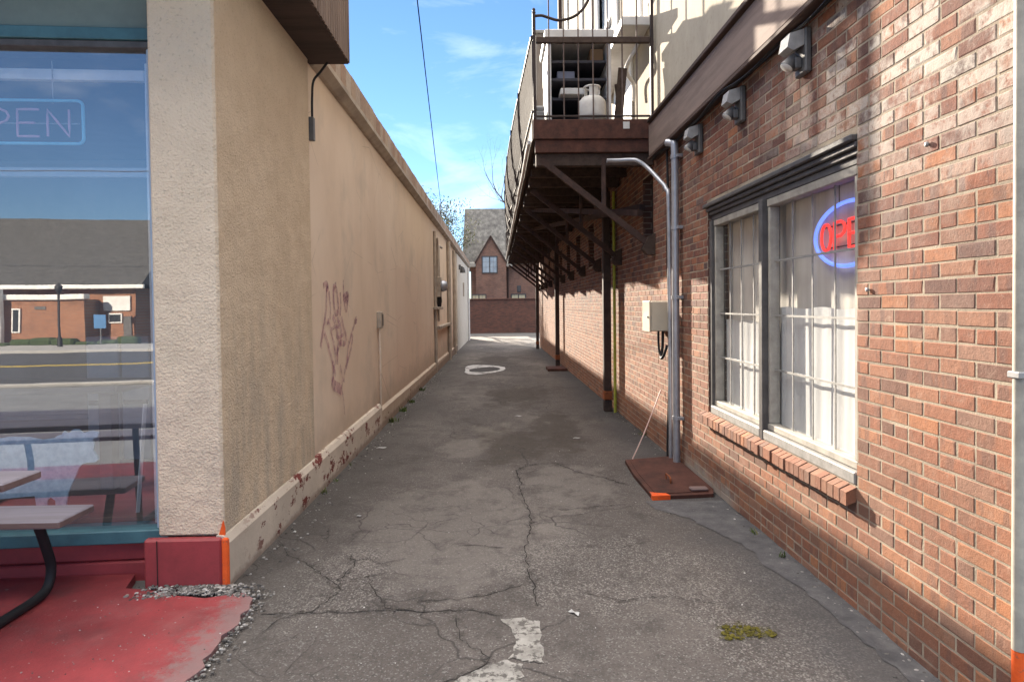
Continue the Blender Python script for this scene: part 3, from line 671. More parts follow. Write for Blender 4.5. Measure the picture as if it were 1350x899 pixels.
def letters(word, o, du, dv, w, h, gap, r, b, m=0, n=6):
    """neon strokes; o origin (lower left), du/dv unit vectors"""
    SH = {'O': [[(.5+.5*math.cos(t*PI/8), .5+.5*math.sin(t*PI/8)) for t in range(17)]],
          'P': [[(0,0),(0,1),(.6,1),(.9,.9),(1,.74),(.9,.58),(.6,.48),(.05,.48)]],
          'E': [[(1,1),(0,1),(0,.5),(.8,.5)], [(0,.5),(0,0),(1,0)]],
          'N': [[(0,0),(0,1),(1,0),(1,1)]]}
    u = 0
    for ch in word:
        for stn in SH[ch]:
            P = []
            for i in range(len(stn)-1):
                for k in range(3):
                    t = k/3; P.append((stn[i][0]+(stn[i+1][0]-stn[i][0])*t, stn[i][1]+(stn[i+1][1]-stn[i][1])*t))
            P.append(stn[-1])
            b.tube([Vector(o)+Vector(du)*(u+p[0]*w)+Vector(dv)*(p[1]*h) for p in P], r, n, m)
        u += w+gap
ns = thing('neon_sign', 'lit OPEN neon sign, red letters in a blue oval, behind the grilled window', 'neon sign', (1.89, 3.38, 1.66))
b = MB(); b.tube([(1.885, 3.38+.345*math.cos(2*PI*k/48), 1.86+.172*math.sin(2*PI*k/48)) for k in range(48)], .011, 8, 0, True, True); b.build('oval_tube', 'neonblue', ns)
b = MB(); letters('OPEN', (1.885,3.655,1.785), (0,-1,0), (0,0,1), .105, .15, .04, .009, b); b.build('letter_tube', 'neonred', ns)
b = MB(); b.tube([(1.905,3.66,1.80),(1.905,3.1,1.80)], .004, 6); b.tube([(1.905,3.66,1.92),(1.905,3.1,1.92)], .004, 6); b.tube([(1.905,3.5,2.02),(1.905,3.5,2.32)], .0025, 6); b.tube([(1.905,3.26,2.02),(1.905,3.26,2.32)], .0025, 6); b.build('hanger_frame', 'black', ns)

# flood lights under the beam
FL = ['nearest of the three grey wall lights under the timber beam, cable looped over it', 'middle grey wall light under the timber beam', 'far grey wall light under the beam beside the tall pipe']
fl = thing('wall_light', FL[0], 'wall light', (RX, 3.52, 2.74), 'flood lights under the beam')
b = MB(); b.bbox(RX-.04, RX-.003, 3.455, 3.585, 2.75, 2.995, .008); b.build('back_plate', 'grey', fl)
b = MB(); b.prism([(RX-.041,2.985),(RX-.12,2.96),(RX-.135,2.885),(RX-.10,2.868),(RX-.041,2.90)], 'y', 3.465, 3.575); b.build('hood', 'greylight', fl)
b = MB(); b.lathe([(.018,-.0),(.026,.03),(.038,.075),(.040,.082)], (0,0,0), 16)
Rm = Matrix.Translation((RX-.068,3.52,2.86)) @ Matrix.Rotation(math.radians(215), 4, 'Y'); b.v = [tuple(Rm @ Vector(v)) for v in b.v]; b.build('lamp_head', 'grey', fl)
b = MB(); b.lathe([(.001,.078),(.036,.079),(.036,.085),(.001,.088)], (0,0,0), 16); b.v = [tuple(Rm @ Vector(v)) for v in b.v]; b.build('lens', 'lens', fl)
b = MB(); b.bbox(RX-.078, RX-.041, 3.49, 3.55, 2.78, 2.845, .006); b.build('mount', 'grey', fl)
for k in (1, 2): dup(fl, (RX, 3.52+.915*k, 2.735), FL[k])
cb = MB(); P = []
for k in range(60):
    y = 2.12+k*.078; P.append((RX-.06-.02*math.sin(y*3), y, 3.018-.018*abs(math.sin(y*3.4))))
cb.tube(P, .009, 6); cb.tube([(p[0]-.012,p[1],p[2]+.004+.008*math.sin(p[1]*7)) for p in P], .006, 6)
tag(cb.build('electric_cable', 'black', None, (RX-.06,4,3.0)), 'black cable pair sagging along the underside of the timber beam', 'cable')

# pipes, box and cables near the window
pp = thing('drain_pipe', 'tall grey vertical pipe standing against the brick beside the window', 'pipe', (1.69, 5.93, -.05))
b = MB(); b.tube(spline([(1.675,5.93,-.06),(1.675,5.93,1.0),(1.675,5.93,2.0),(1.675,5.93,2.90),(1.665,5.96,2.985),(1.62,6.01,3.01)], 5), .034, 16); b.build('pipe', 'galv', pp)
for z in (.42, 1.55, 2.2, 2.86):
    b = MB(); b.tube([(1.675,5.93,z-.018),(1.675,5.93,z+.018)], .040, 16); b.bbox(1.68,RX-.002,5.87,5.99,z-.015,z+.015,.003); b.build('clamp', 'galv', pp)
cd = MB(); cd.tube(spline([(1.14,6.5,2.955),(1.25,6.5,2.955),(1.37,6.48,2.955),(1.44,6.45,2.94),(1.53,6.40,2.86),(1.62,6.26,2.70),(1.655,6.16,2.60),(1.662,6.10,2.42),(1.664,6.09,1.2),(1.664,6.09,-.03)], 5), .021, 12)
tag(cd.build('conduit', 'galv', None, (1.66,6.2,-.03)), 'thin bent steel conduit curving down from under the balcony', 'conduit')
ck = MB(); ck.tube(spline([(1.70,6.30,3.05),(1.705,6.29,2.6),(1.695,6.28,1.9),(1.712,6.27,1.2),(1.70,6.28,.6),(1.68,6.26,.2),(1.67,6.24,-.02)], 6), .012, 8)
tag(ck.build('electric_cable', 'black', None, (1.7,6.28,0)), 'black cable running down the brick beside the tall grey pipe', 'cable')
ub = thing('utility_box', 'cream square utility box mounted on the brick wall left of the pipe', 'utility box', (1.64, 6.5, 1.21))
b = MB(); b.bbox(1.545, RX-.004, 6.36, 6.66, 1.215, 1.515, .008); b.build('body', 'cream', ub)
b = MB(); b.bbox(1.528, 1.5435, 6.352, 6.668, 1.207, 1.523, .005); b.build('door', 'cream', ub)
b = MB(); b.lathe([(.012,0),(.012,-.008),(.006,-.012)], (1.5275,6.4,1.36), 10, 0, 'x'); b.build('latch', 'grey', ub)
b = MB(); b.tube(spline([(1.68,6.42,1.214),(1.675,6.42,1.05),(1.66,6.41,.97),(1.65,6.36,.945),(1.66,6.31,.98),(1.685,6.28,1.08)], 6), .015, 8)
b.tube(spline([(1.64,6.44,1.214),(1.64,6.44,1.1),(1.645,6.42,1.0),(1.655,6.38,.96)], 6), .012, 8)
tag(b.build('electric_cable', 'black', None, (1.66,6.4,1.0)), 'looped black cable hanging under the cream utility box', 'cable')
rd = MB(); rd.tube(spline([(1.315,6.21,-.03),(1.43,6.33,.13),(1.58,6.50,.36),(1.715,6.65,.585)], 4), .006, 6)
tag(rd.build('leaning_rod', surf('pinkish_white_rod', rng((.6,.42,.38)), 6, .6), None, (1.31,6.2,-.03)), 'thin pinkish rod leaning from the rusty plate to the brick wall', 'rod')
rp_ = thing('cover_plate', 'rust red steel cover plate lying at the foot of the grey pipe', 'cover plate', (1.45, 5.5, -.04))
b = MB(); b.prism([(1.213,6.06),(1.725,6.19),(1.725,5.06),(1.68,4.93),(1.19,4.885),(1.185,5.54)], 'z', -.035, .0); 
b.prism([(1.25,6.0),(1.70,6.13),(1.70,5.08),(1.66,4.98),(1.23,4.95),(1.225,5.54)], 'z', .0, .006)
b.build('plate', 'rustplate', rp_)
b = MB(); b.prism([(1.186,4.878),(1.33,4.891),(1.31,4.945),(1.24,4.96),(1.192,4.985)], 'z', -.037, .0075); b.build('orange_corner', 'orange', rp_)
b = MB(); b.tube(spline([(1.42,5.35,.006),(1.42,5.35,.05),(1.42,5.22,.05),(1.42,5.22,.006)],4), .007, 8); b.build('handle', 'rustorange', rp_)
sb = MB(); sb.bbox(1.52,1.66,4.98,5.05,.007,.03,.008); tag(sb.build('wood_scrap', 'plankend', None, (1.59,5.0,.007)), 'scrap of wood lying on the rusty cover plate by the wall', 'wood scrap')

# ------------------------------------------------------------------ balcony
DX, DZ, Y0, Y1 = .415, 3.48, 6.88, 25.4
BA = thing('balcony', 'long rusty timber balcony with iron railing bracketed off the brick wall', 'balcony', (RX, Y0, 3.05))
b = MB(); y = Y0+.05
while y < Y1-.1:
    b.bbox(DX+.03, RX-.006, y, y+.138, DZ-.05, DZ, .005); y += .146
b.build('deck', 'darkwood', BA)
b = MB(); b.bbox(DX, RX-.005, Y0, Y0+.045, 3.275, DZ+.005, .006); b.build('front_fascia', 'rustwood', BA)
b = MB(); b.bbox(DX+.02, RX-.006, Y0+.02, Y0+.09, 3.135, 3.273, .006); b.build('front_beam', 'rustwood', BA)
b = MB(); b.bbox(DX+.03, RX-.007, Y0+.06, Y0+.15, 3.0, 3.133, .006); b.build('lower_beam', 'darkwood', BA)
b = MB(); b.bbox(DX-.01, DX+.028, Y0+.046, Y1, 3.27, DZ+.006, .006); b.build('side_fascia', 'darkwood', BA)
b = MB(); y = Y0+.3
P = [(DX-.035, Y0+.2+.5*k, 3.29+.018*math.sin(k*1.3)) for k in range(37)]
b.tube(P, .022, 8); b.build('lit_edge_tube', 'whitetrim', BA)  # white tube paints in the sunlit lower edge of the deck
for xx in (.75, 1.15, 1.5):
    b = MB(); b.box(xx, xx+.07, Y0+.16, Y1, 3.27, 3.428); b.build('stringer', 'darkwood', BA)
jt = []
def bracket(y):
    o = []
    q = MB(); q.bbox(DX+.05, RX-.02, y-.045, y+.045, 3.12, 3.265, .006); o.append(q.build('joist', 'darkwood', BA))
    q = MB(); q.beam((.50,y-.06,3.07), (1.68,y-.06,2.14), .045, .065); o.append(q.build('brace', 'brace', BA))
    q = MB(); q.bbox(1.16, 1.205, y-.083, y-.037, 2.56, 3.118, .004); o.append(q.build('strut', 'brace', BA))
    q = MB(); q.prism([(RX-.004,2.03),(RX-.004,2.26),(RX-.08,2.22),(RX-.14,2.09),(RX-.09,2.03)], 'y', y-.11, y+.0); o.append(q.build('brace_foot', 'darkwood', BA))
    return o
o0 = bracket(BK[0]+.3)
for k in range(1, 11):
    for o in o0:
        c = o.copy(); COL.objects.link(c); c.location.y += BK[k]-BK[0]-(.1 if k > 1 else 0)
for k in range(26):
    y = Y0+.75+k*.7; q = MB(); q.bbox(DX+.05, RX-.02, y-.03, y+.03, 3.15, 3.262, .005); q.build('joist', 'darkwood', BA)
# long diagonal runners seen under the deck
for (p, q_) in (((1.60,7.05,2.5),(.62,11.5,3.2)), ((1.68,7.3,2.6),(.8,14.5,3.2))):
    b = MB(); b.beam(p, q_, .07, .07); b.build('sway_brace', 'brace', BA)
# railing: bellied outer side
NP = 10
def picket_pts(y, lean=0):
    return [(DX-.005,y,DZ-.03),(DX-.05,y,DZ+.06),(DX-.13,y,DZ+.20),(DX-.155,y,DZ+.36),(DX-.125,y,DZ+.56),(DX-.085,y,DZ+.76),(DX-.07,y,DZ+.90)]
ps = [Y0+.02+1.85*k for k in range(11)]
def bow(y): return .18*math.sin(PI*min(1, max(0, (y-Y0)/15)))
def rx(y, h): return DX+.012-(bow(y)+.012)*min(1, .25+h/.55)
for k in range(10):
    b = MB(); y0, y1 = ps[k], ps[k+1]; n = 18
    for i in range(n):
        y = y0+.03+(y1-y0-.06)*i/(n-1); j = random.uniform(-.015,.015)
        P = [(rx(y, h), y, DZ+h) for h in (-.10+j, .06, .25, .5, .86+j)]; wd_ = .021
        vs = []
        for p in P: vs += [(p[0]-.005,p[1]-wd_,p[2]),(p[0]+.005,p[1]-wd_,p[2]),(p[0]+.005,p[1]+wd_,p[2]),(p[0]-.005,p[1]+wd_,p[2])]
        b.add(vs, [(4*r+q, 4*r+(q+1)%4, 4*r+4+(q+1)%4, 4*r+4+q) for r in range(4) for q in range(4)]+[(0,1,2,3),(16,17,18,19)], 0)
    b.build('railing_panel', 'reed', BA)
    b = MB(); b.tube([(rx(y0+(y1-y0)*t/4, .9), y0+(y1-y0)*t/4, DZ+.89) for t in range(5)], .02, 8)
    b.tube([(rx(y0+(y1-y0)*t/4, .1)-.012, y0+(y1-y0)*t/4, DZ+.1) for t in range(5)], .009, 6); b.build('hand_rail', 'iron', BA)
    y = ps[k+1]
    b = MB(); b.tube([(rx(y,h)-.02, y, DZ+h) for h in (-.1,.1,.3,.6,.9)], .013, 7)
    b.tube(spline([(DX-.012,y,3.36),(DX-.05,y,3.30),(DX-.03-bow(y)*.6,y,3.33),(rx(y,.05)-.03,y,3.46),(rx(y,.2)-.02,y,3.62)],4), .012, 6); b.build('railing_post', 'iron', BA)
# front railing
def post(x, top):
    q = MB(); q.bbox(x-.017, x+.017, Y0-.002, Y0+.032, DZ+.006, top, .003); q.lathe([(.02,0),(.022,.012),(.012,.02),(.02,.034),(.012,.052),(.002,.06)], (x,Y0+.015,top), 12); return q.build('railing_post', 'iron', BA)
post(DX+.02, 4.62); post(RX-.03, 4.9)
b = MB(); b.bbox(DX+.04, RX-.05, Y0-.005, Y0+.04, 4.30, 4.365, .006); b.build('top_rail', 'darkwood', BA)
b = MB(); b.bbox(DX+.04, RX-.05, Y0+.003, Y0+.025, DZ+.03, DZ+.05, .003); b.build('bottom_rail', 'iron', BA)
for i in range(7):
    x = DX+.02+(i+1)*.158; q = MB(); q.bbox(x-.007, x+.007, Y0+.006, Y0+.02, DZ+.006, 4.85, .002); q.build('picket', 'iron_old', BA)
b = MB(); b.tube(spline([(DX+.03,Y0+.015,4.59),(.52,Y0+.015,4.595),(.60,Y0+.015,4.57),(.70,Y0+.015,4.545),(.82,Y0+.015,4.565),(.92,Y0+.015,4.62),(1.0,Y0+.015,4.72),(1.05,Y0+.015,4.86),(1.05,Y0+.015,5.2)], 5), .016, 8); b.build('curved_rail', 'iron', BA)
b = MB(); b.bbox(1.385,1.455,Y0-.006,Y0-.002,3.38,3.455,.001); b.build('white_tag', 'paper', BA)

# things on the balcony
cb = thing('cabinet', 'tall white open-front cabinet with shade-dark shelves standing on the balcony', 'cabinet', (.97, 7.5, DZ))
b = MB(); b.bbox(.60,.645,7.2,7.85,DZ+.001,4.46,.004); b.bbox(1.275,1.32,7.2,7.85,DZ+.001,4.46,.004); b.bbox(.646,1.274,7.8,7.85,DZ+.001,4.46,.004); b.build('carcass', ['whitetrim'], cb)
b = MB(); b.bbox(.57,1.34,7.14,7.9,4.462,4.56,.01); b.build('top', 'whitetrim', cb)
for z in (3.52, 3.80, 4.02, 4.22):
    b = MB(); b.bbox(.647,1.273,7.24,7.798,z,z+.03,.003); b.build('shelf', surf('shade_dark_shelf', rng((.06,.06,.075)), 5, .7), cb)  # shelves coloured dark, painting in the shade inside the cabinet
b = MB(); b.box(.647,1.273,7.79,7.798,DZ+.01,4.45); b.build('shade_panel', surf('shade_dark_back', rng((.05,.055,.08)), 5, .7), cb)  # dark sheet paints shade over the white cabinet back
b = MB(); b.bbox(1.10,1.25,7.3,7.6,4.252,4.40,.006); tag(b.build('box', surf('brown_carton', rng((.24,.15,.08)), 5, .8), None, (1.17,7.45,4.252)), 'brown carton on the top shelf of the balcony cabinet', 'box')
b = MB(); b.bbox(.72,.92,7.3,7.6,4.052,4.15,.006); tag(b.build('box', surf('blue_grey_tray', rng((.2,.22,.3)), 5, .7), None, (.82,7.45,4.052)), 'blue-grey tray on the middle shelf of the balcony cabinet', 'tray')
b = MB(); b.bbox(.74,1.0,7.12,7.4,3.832,3.90,.006); tag(b.build('box', 'whitetrim', None, (.87,7.25,3.832)), 'low white tray on a cabinet shelf behind the gas tank', 'tray')
tk = thing('gas_tank', 'white propane gas tank standing on the balcony behind the railing', 'gas tank', (1.08, 7.06, DZ))
b = MB(); b.lathe([(.11,0),(.115,.02),(.10,.03),(.145,.05),(.152,.08),(.153,.20),(.145,.245),(.11,.285),(.05,.305),(.01,.31)], (1.08,7.06,DZ+.002), 28); b.build('cylinder', 'tank', tk)
b = MB()
for a0 in (0, 2.1, 4.2): 
    pts = [(1.08+.085*math.cos(a0+t*.25), 7.06+.085*math.sin(a0+t*.25), 0) for t in range(6)]
    for i in range(5):
        (xa,ya,_),(xb,yb,_) = pts[i], pts[i+1]; b.beam((xa,ya,DZ+.34),(xb,yb,DZ+.34), .006, .10)
b.tube([(1.08+.085*math.cos(2*PI*k/20),7.06+.085*math.sin(2*PI*k/20),DZ+.40) for k in range(20)], .012, 6, 0, True, True); b.build('collar', 'tank', tk)
b = MB(); b.lathe([(.02,0),(.02,.03),(.03,.035),(.03,.05),(.012,.055)], (1.08,7.06,DZ+.30), 12); b.build('valve', 'grey', tk)
pr = thing('timber_post', 'grey weathered timber post rising beside the white cabinet on the balcony', 'post', (.62, 8.4, DZ))
b = MB(); b.bbox(.55,.68,8.35,8.48,DZ+.001,5.02,.008); b.build('shaft', wood('grey_weathered_post', (.22,.19,.165), (.13,.11,.095), (1,1,.1), 10), pr)
b = MB(); b.bbox(.53,.70,8.33,8.50,5.021,5.06,.006); b.build('cap', 'lead', pr)
ac = thing('planter_box', 'small white slatted box on the balcony by the corner post', 'box', (.50, 7.35, DZ))
b = MB(); b.bbox(.45,.56,7.2,7.5,DZ+.001,DZ+.25,.006); b.build('body', 'whitetrim', ac)
b = MB()
for k in range(4): b.bbox(.445,.565,7.19,7.199,DZ+.03+.055*k,DZ+.065+.055*k,.003)
b.build('slats', 'greylight', ac)
dp = MB(); dp.tube(spline([(1.66,7.6,3.9),(1.66,7.6,4.1),(1.55,7.5,4.25),(1.67,7.35,4.52),(1.69,7.3,4.9),(1.69,7.3,6.5)], 5), .022, 10); tag(dp.build('downspout', 'whitetrim', None, (1.66,7.6,3.5)), 'thin white bent pipe on the stucco wall above the balcony', 'pipe')
fp = MB(); fp.beam((1.40,7.25,DZ+.03),(1.47,7.30,4.18),.10,.02,(0,1,0)); fp.beam((1.46,7.32,DZ+.03),(1.40,7.3,4.0),.05,.02,(0,1,0)); tag(fp.build('folded_chair', 'darkwood', None, (1.43,7.3,DZ)), 'dark folded timber frame leaning beside the balcony cabinet', 'folded frame')

# support posts
PL = ['nearest dark brown post under the balcony with flaking rust at its foot', 'second dark brown post under the balcony standing on a block', 'far dark brown post at the end of the balcony']
for i, (x, y) in enumerate(((1.60, 9.25), (1.60, 16.9), (1.56, 24.6))):
    z0 = zg(y)
    if i == 0:
        po = thing('support_post', PL[0], 'post', (x, y, z0), 'posts under the balcony')
        b = MB(); b.bbox(x-.055,x+.055,y-.055,y+.055,z0+.30,3.118,.008); b.build('shaft', 'postpaint', po)
        b = MB(); b.bbox(x-.065,x+.065,y-.065,y+.065,z0+.17,z0+.298,.01); b.bbox(x-.058,x+.058,y-.058,y+.058,z0,z0+.168,.01,1); b.build('foot_sleeve', ['rustorange','postpaint'], po)
    else:
        dup(po, (x, y, z0), PL[i])
gp = MB(); gp.tube([(1.69,9.12,z) for z in (-.07,1,2,3.1)], .022, 10); tag(gp.build('drain_pipe', 'algae', None, (1.69,9.12,-.07)), 'yellow-green algae covered pipe behind the nearest balcony post', 'pipe')
ft = MB(); ft.bbox(1.22,1.70,15.4,16.1,zg(16)-.02,zg(16)+.07,.015); tag(ft.build('footing_block', 'rustplate', None, (1.46,15.8,zg(16))), 'low rusty block on the asphalt by the second balcony post', 'block')

# ------------------------------------------------------------------ stucco shop (left)
LX = -1.525
SH = thing('shop_building', 'long tan shop with stucco corner pillar and teal framed display window', 'building', (LX, 3.45, 0))
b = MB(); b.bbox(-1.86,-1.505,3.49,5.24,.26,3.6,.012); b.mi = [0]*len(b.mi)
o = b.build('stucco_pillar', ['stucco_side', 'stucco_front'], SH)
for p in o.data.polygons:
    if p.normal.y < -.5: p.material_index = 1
b = MB(); b.box(-1.80, LX, 5.24, 23.9, -.5, 3.50); b.build('alley_wall', 'wallpaint', SH)
b = MB(); b.box(-1.80, -1.48, 23.9, 34.8, -.5, 3.44); b.build('white_wall', 'whitewall', SH)
b = MB(); b.prism([(-1.52,3.50),(-1.49,3.505),(-1.425,3.56),(-1.425,3.605),(-1.80,3.63),(-1.80,3.50)], 'y', 5.36, 34.85); b.build('wall_ledge', 'ledge', SH)
b = MB(); y = 5.37
while y < 34.7:
    L = random.uniform(.16,.26); h = random.uniform(.212,.228); x0 = -1.452+random.uniform(-.004,.004)
    b.bbox(x0-.17, x0, y, y+L-.005, 3.615, 3.63+h, .008); y += L
b.build('roof_coping', 'coping', SH)
b = MB(); b.prism([(LX+.055,-.4),(LX+.055,.225),(LX+.03,.265),(LX-.01,.27),(LX-.01,-.4)], 'y', 3.465, 8.08); b.build('plinth', 'plinth', SH)
b = MB()
for (ya, yb) in ((8.085, 13), (13.0, 23.88)):
    za, zb = .20-(ya-8)*.0095, .20-(yb-8)*.0095; X0, X1 = LX-.01, LX+.045
    b.add([(X0,ya,-.4),(X1,ya,-.4),(X1,ya,za-.03),(X0,ya,za),(X0,yb,-.4),(X1,yb,-.4),(X1,yb,zb-.03),(X0,yb,zb)], [(0,1,2,3),(7,6,5,4),(1,5,6,2),(2,6,7,3),(0,4,5,1)], 0)
b.build('plinth', 'plinth_far', SH)
b = MB(); b.bbox(-1.915,-1.50,3.44,3.489,-.06,.262,.012); b.build('pillar_base', 'redblock', SH)
b = MB(); b.bbox(-1.499,-1.462,3.437,3.464,-.05,.262,.008); b.prism([(-1.53,.262),(-1.495,.262),(-1.495,.30),(-1.505,.345),(-1.515,.31)], 'y', 3.48, 3.489); b.build('orange_stripe', 'orange', SH)
b = MB(); b.box(-1.8425,-1.8385,3.437,3.441,-.05,.255); b.build('base_crack', 'crack', SH)
b = MB(); b.box(-12,-1.81,3.75,34.8,3.45,3.6); b.box(-12,-11.8,3.75,34.8,-.4,3.45); b.box(-11.8,-1.81,8.5,8.7,-.4,3.45); b.build('roof_slab', 'dim', SH)
# projecting sign box above the corner
fb = MB(); x0, x1, ya, yb, z0, z1 = -6.0, -1.185, 2.9, 5.34, 3.508, 4.7
fb.box(x0, x1-.012, ya+.012, yb, z0+.004, z1)
k = ya
while k < yb-.03: fb.prism([(x1-.013,k),(x1-.013,k+.062),(x1-.003,k+.05),(x1-.003,k+.012)], 'z', z0, z1); k += .068
k = x0
while k < x1-.03: fb.prism([(k,ya+.013),(k+.012,ya),(k+.05,ya),(k+.062,ya+.013)], 'z', z0, z1); k += .068
sg = fb.build('sign_fascia', 'corr', SH)
b = MB(); b.box(x0+.01, x1-.015, ya+.02, yb-.003, z0-.008, z0+.002); b.build('soffit', 'soffit', sg)
# display window: facade set a few degrees off the pillar
FA = math.radians(3.5); FC = (-1.86, 3.64)
def fac(b): return b.rot(FA, FC)
b = MB(); b.bbox(-8,-1.862,3.64,3.80,-.1,.075,.008); b.bbox(-8,-1.862,3.655,3.80,.077,.185,.01); fac(b).build('window_base', 'redblock', SH)
b = MB(); b.bbox(-8,-1.862,3.605,3.80,.187,.262,.006); win = fac(b).build('display_window', 'teal', SH)
b = MB(); b.bbox(-8,-1.862,3.60,3.80,2.985,3.05,.004); fac(b).build('head_frame', 'teal', win)
b = MB(); b.bbox(-8,-1.862,3.615,3.80,2.945,2.983,.004); fac(b).build('shade_strip', 'dkwin', win)  # dark bar paints the shade line below the head frame
b = MB(); b.bbox(-8,-1.862,3.63,3.80,3.052,3.5,.004); fac(b).build('header_panel', 'tealpanel', SH)
b = MB(); b.bbox(-1.935,-1.864,3.625,3.74,.264,2.943,.004); fac(b).build('side_frame', 'bluegrey', win)
b = MB(); b.quad((-8,3.66,.263),(-1.936,3.66,.263),(-1.936,3.66,2.944),(-8,3.66,2.944)); fac(b).build('pane', 'shopglass', win)
# inside the shop
b = MB(); b.box(-8,-1.83,3.82,8.5,.02,.10); b.build('shop_floor', 'shopfloor', SH)
b = MB(); b.box(-8,-1.83,8.3,8.48,.1,3.4); b.box(-1.86,-1.815,5.3,8.3,.1,3.4); b.build('inner_wall', 'dim', SH)
b = MB(); fac(b.bbox(-1.99,-1.965,3.72,3.76,.264,2.9,.003)).build('inner_frame', 'whitetrim', win)
b = MB(); fac(b.bbox(-7,-1.992,3.72,3.76,2.80,2.86,.003)).build('inner_head', 'whitetrim', win)
b = MB(); fac(b.bbox(-7,-1.992,3.90,3.94,2.29,2.345,.003)).build('inner_rail', 'dimwhite', win)
b = MB(); b.beam((-2.14,3.80,.30),(-2.05,3.74,.95),.018,.012); tag(b.build('blind_slat', 'whitetrim', None, (-2.1,3.8,.3)), 'loose white slat leaning against the display window frame inside', 'slat')
for i, (xa, xb, lab) in enumerate(((-2.92,-2.62,'pale upright shop cabinet behind the glass, nearer the cow cutout'), (-2.60,-2.34,'pale narrow shop cabinet behind the glass, beside the window edge'))):
    cbn = thing('shop_cabinet', lab, 'cabinet', (xa, 6.0, .1))
    b = MB(); b.bbox(xa-.9,xb-.9,6.0,6.4,.1,1.25,.01); b.build('body', 'dimwhite', cbn)
    b = MB(); b.bbox(xa-.88,xb-.92,5.985,5.998,.62,.66,.003); b.build('handle', 'grey', cbn)
b = MB(); b.bbox(-6.5,-2.9,4.9,5.5,.86,.92,.01); b.bbox(-6.4,-6.3,5.0,5.1,.1,.859,.004); b.bbox(-3.1,-3.0,5.0,5.1,.1,.859,.004); tag(b.build('shop_table', surf('dark_table', rng((.06,.06,.075)), 5, .5), None, (-4.7,5.2,.1)), 'long dark table inside the shop behind the glass', 'table')
# cow cutout standing behind the pane
cw = [(-3.35,.745),(-3.1,.775),(-2.867,.771),(-2.76,.79),(-2.652,.785),(-2.58,.768),(-2.52,.775),(-2.495,.79),(-2.475,.795),(-2.462,.815),(-2.44,.80),(-2.415,.822),(-2.385,.822),(-2.36,.80),(-2.31,.812),(-2.277,.800),(-2.283,.775),(-2.312,.762),(-2.30,.735),(-2.308,.70),(-2.287,.665),(-2.283,.645),(-2.30,.632),(-2.345,.63),(-2.372,.622),(-2.39,.60),(-2.405,.56),(-2.435,.50),(-2.45,.46),(-2.462,.40),(-2.47,.30),(-2.515,.30),(-2.52,.42),(-2.545,.44),(-2.565,.42),(-2.57,.30),(-2.61,.30),(-2.63,.45),(-2.8,.44),(-3.0,.43),(-3.1,.45),(-3.12,.30),(-3.17,.30),(-3.19,.45),(-3.24,.43),(-3.25,.30),(-3.29,.30),(-3.32,.5),(-3.37,.62)]
b = MB(); b.prism(cw, 'y', 3.70, 3.712); fac(b); tag(b.build('cow_cutout', 'cow', None, (-2.8,3.7,.264)), 'speckled pale blue cow silhouette standing behind the display window', 'cutout')
b = MB(); b.bbox(-8,-2.0,3.76,3.84,.264,.295,.004); fac(b).build('inner_ledge', 'shopfloor', win)
# unlit OPEN sign
ou = thing('neon_sign', 'unlit OPEN sign in a pale blue rectangle hanging behind the shop glass', 'neon sign', (-2.65, 3.70, 2.43))
b = MB(); P = []
for cx, cz, a0 in ((-2.345,2.645,0),(-3.005,2.645,90),(-3.005,2.465,180),(-2.345,2.465,270)):
    for t in range(5): a = math.radians(a0+t*22.5); P.append((cx+.03*math.cos(a), 3.70, cz+.03*math.sin(a)))
b.tube(P, .009, 8, 0, True, True); fac(b).build('border_tube', 'tubeblue', ou)
b = MB(); letters('OPEN', (-2.985,3.70,2.475), (1,0,0), (0,0,1), .115, .15, .045, .007, b); fac(b).build('letter_tube', 'tubered', ou)
b = MB(); b.tube([(-2.85,3.71,2.66),(-2.85,3.71,2.9)], .003, 6); b.tube([(-2.48,3.71,2.66),(-2.48,3.71,2.9)], .003, 6); b.tube([(-3.0,3.712,2.55),(-2.34,3.712,2.55)], .004, 6); fac(b).build('hanger', 'greylight', ou)

# graffiti tag painted on the wall
gf = MB(); gx = LX+.003
def spray(pts, w):
    P = spline([(gx, y, z) for y, z in pts], 6); vs = []
    for i, p in enumerate(P):
        d = P[min(i+1,len(P)-1)]-P[max(i-1,0)]; L = math.hypot(d.y,d.z) or 1
        for sg_ in (-1,1): vs.append((p.x+gf_n*.0004, p.y-d.z/L*w/2*sg_, p.z+d.y/L*w/2*sg_))
    gf.add(vs, [(2*i,2*i+1,2*i+3,2*i+2) for i in range(len(P)-1)], 0)
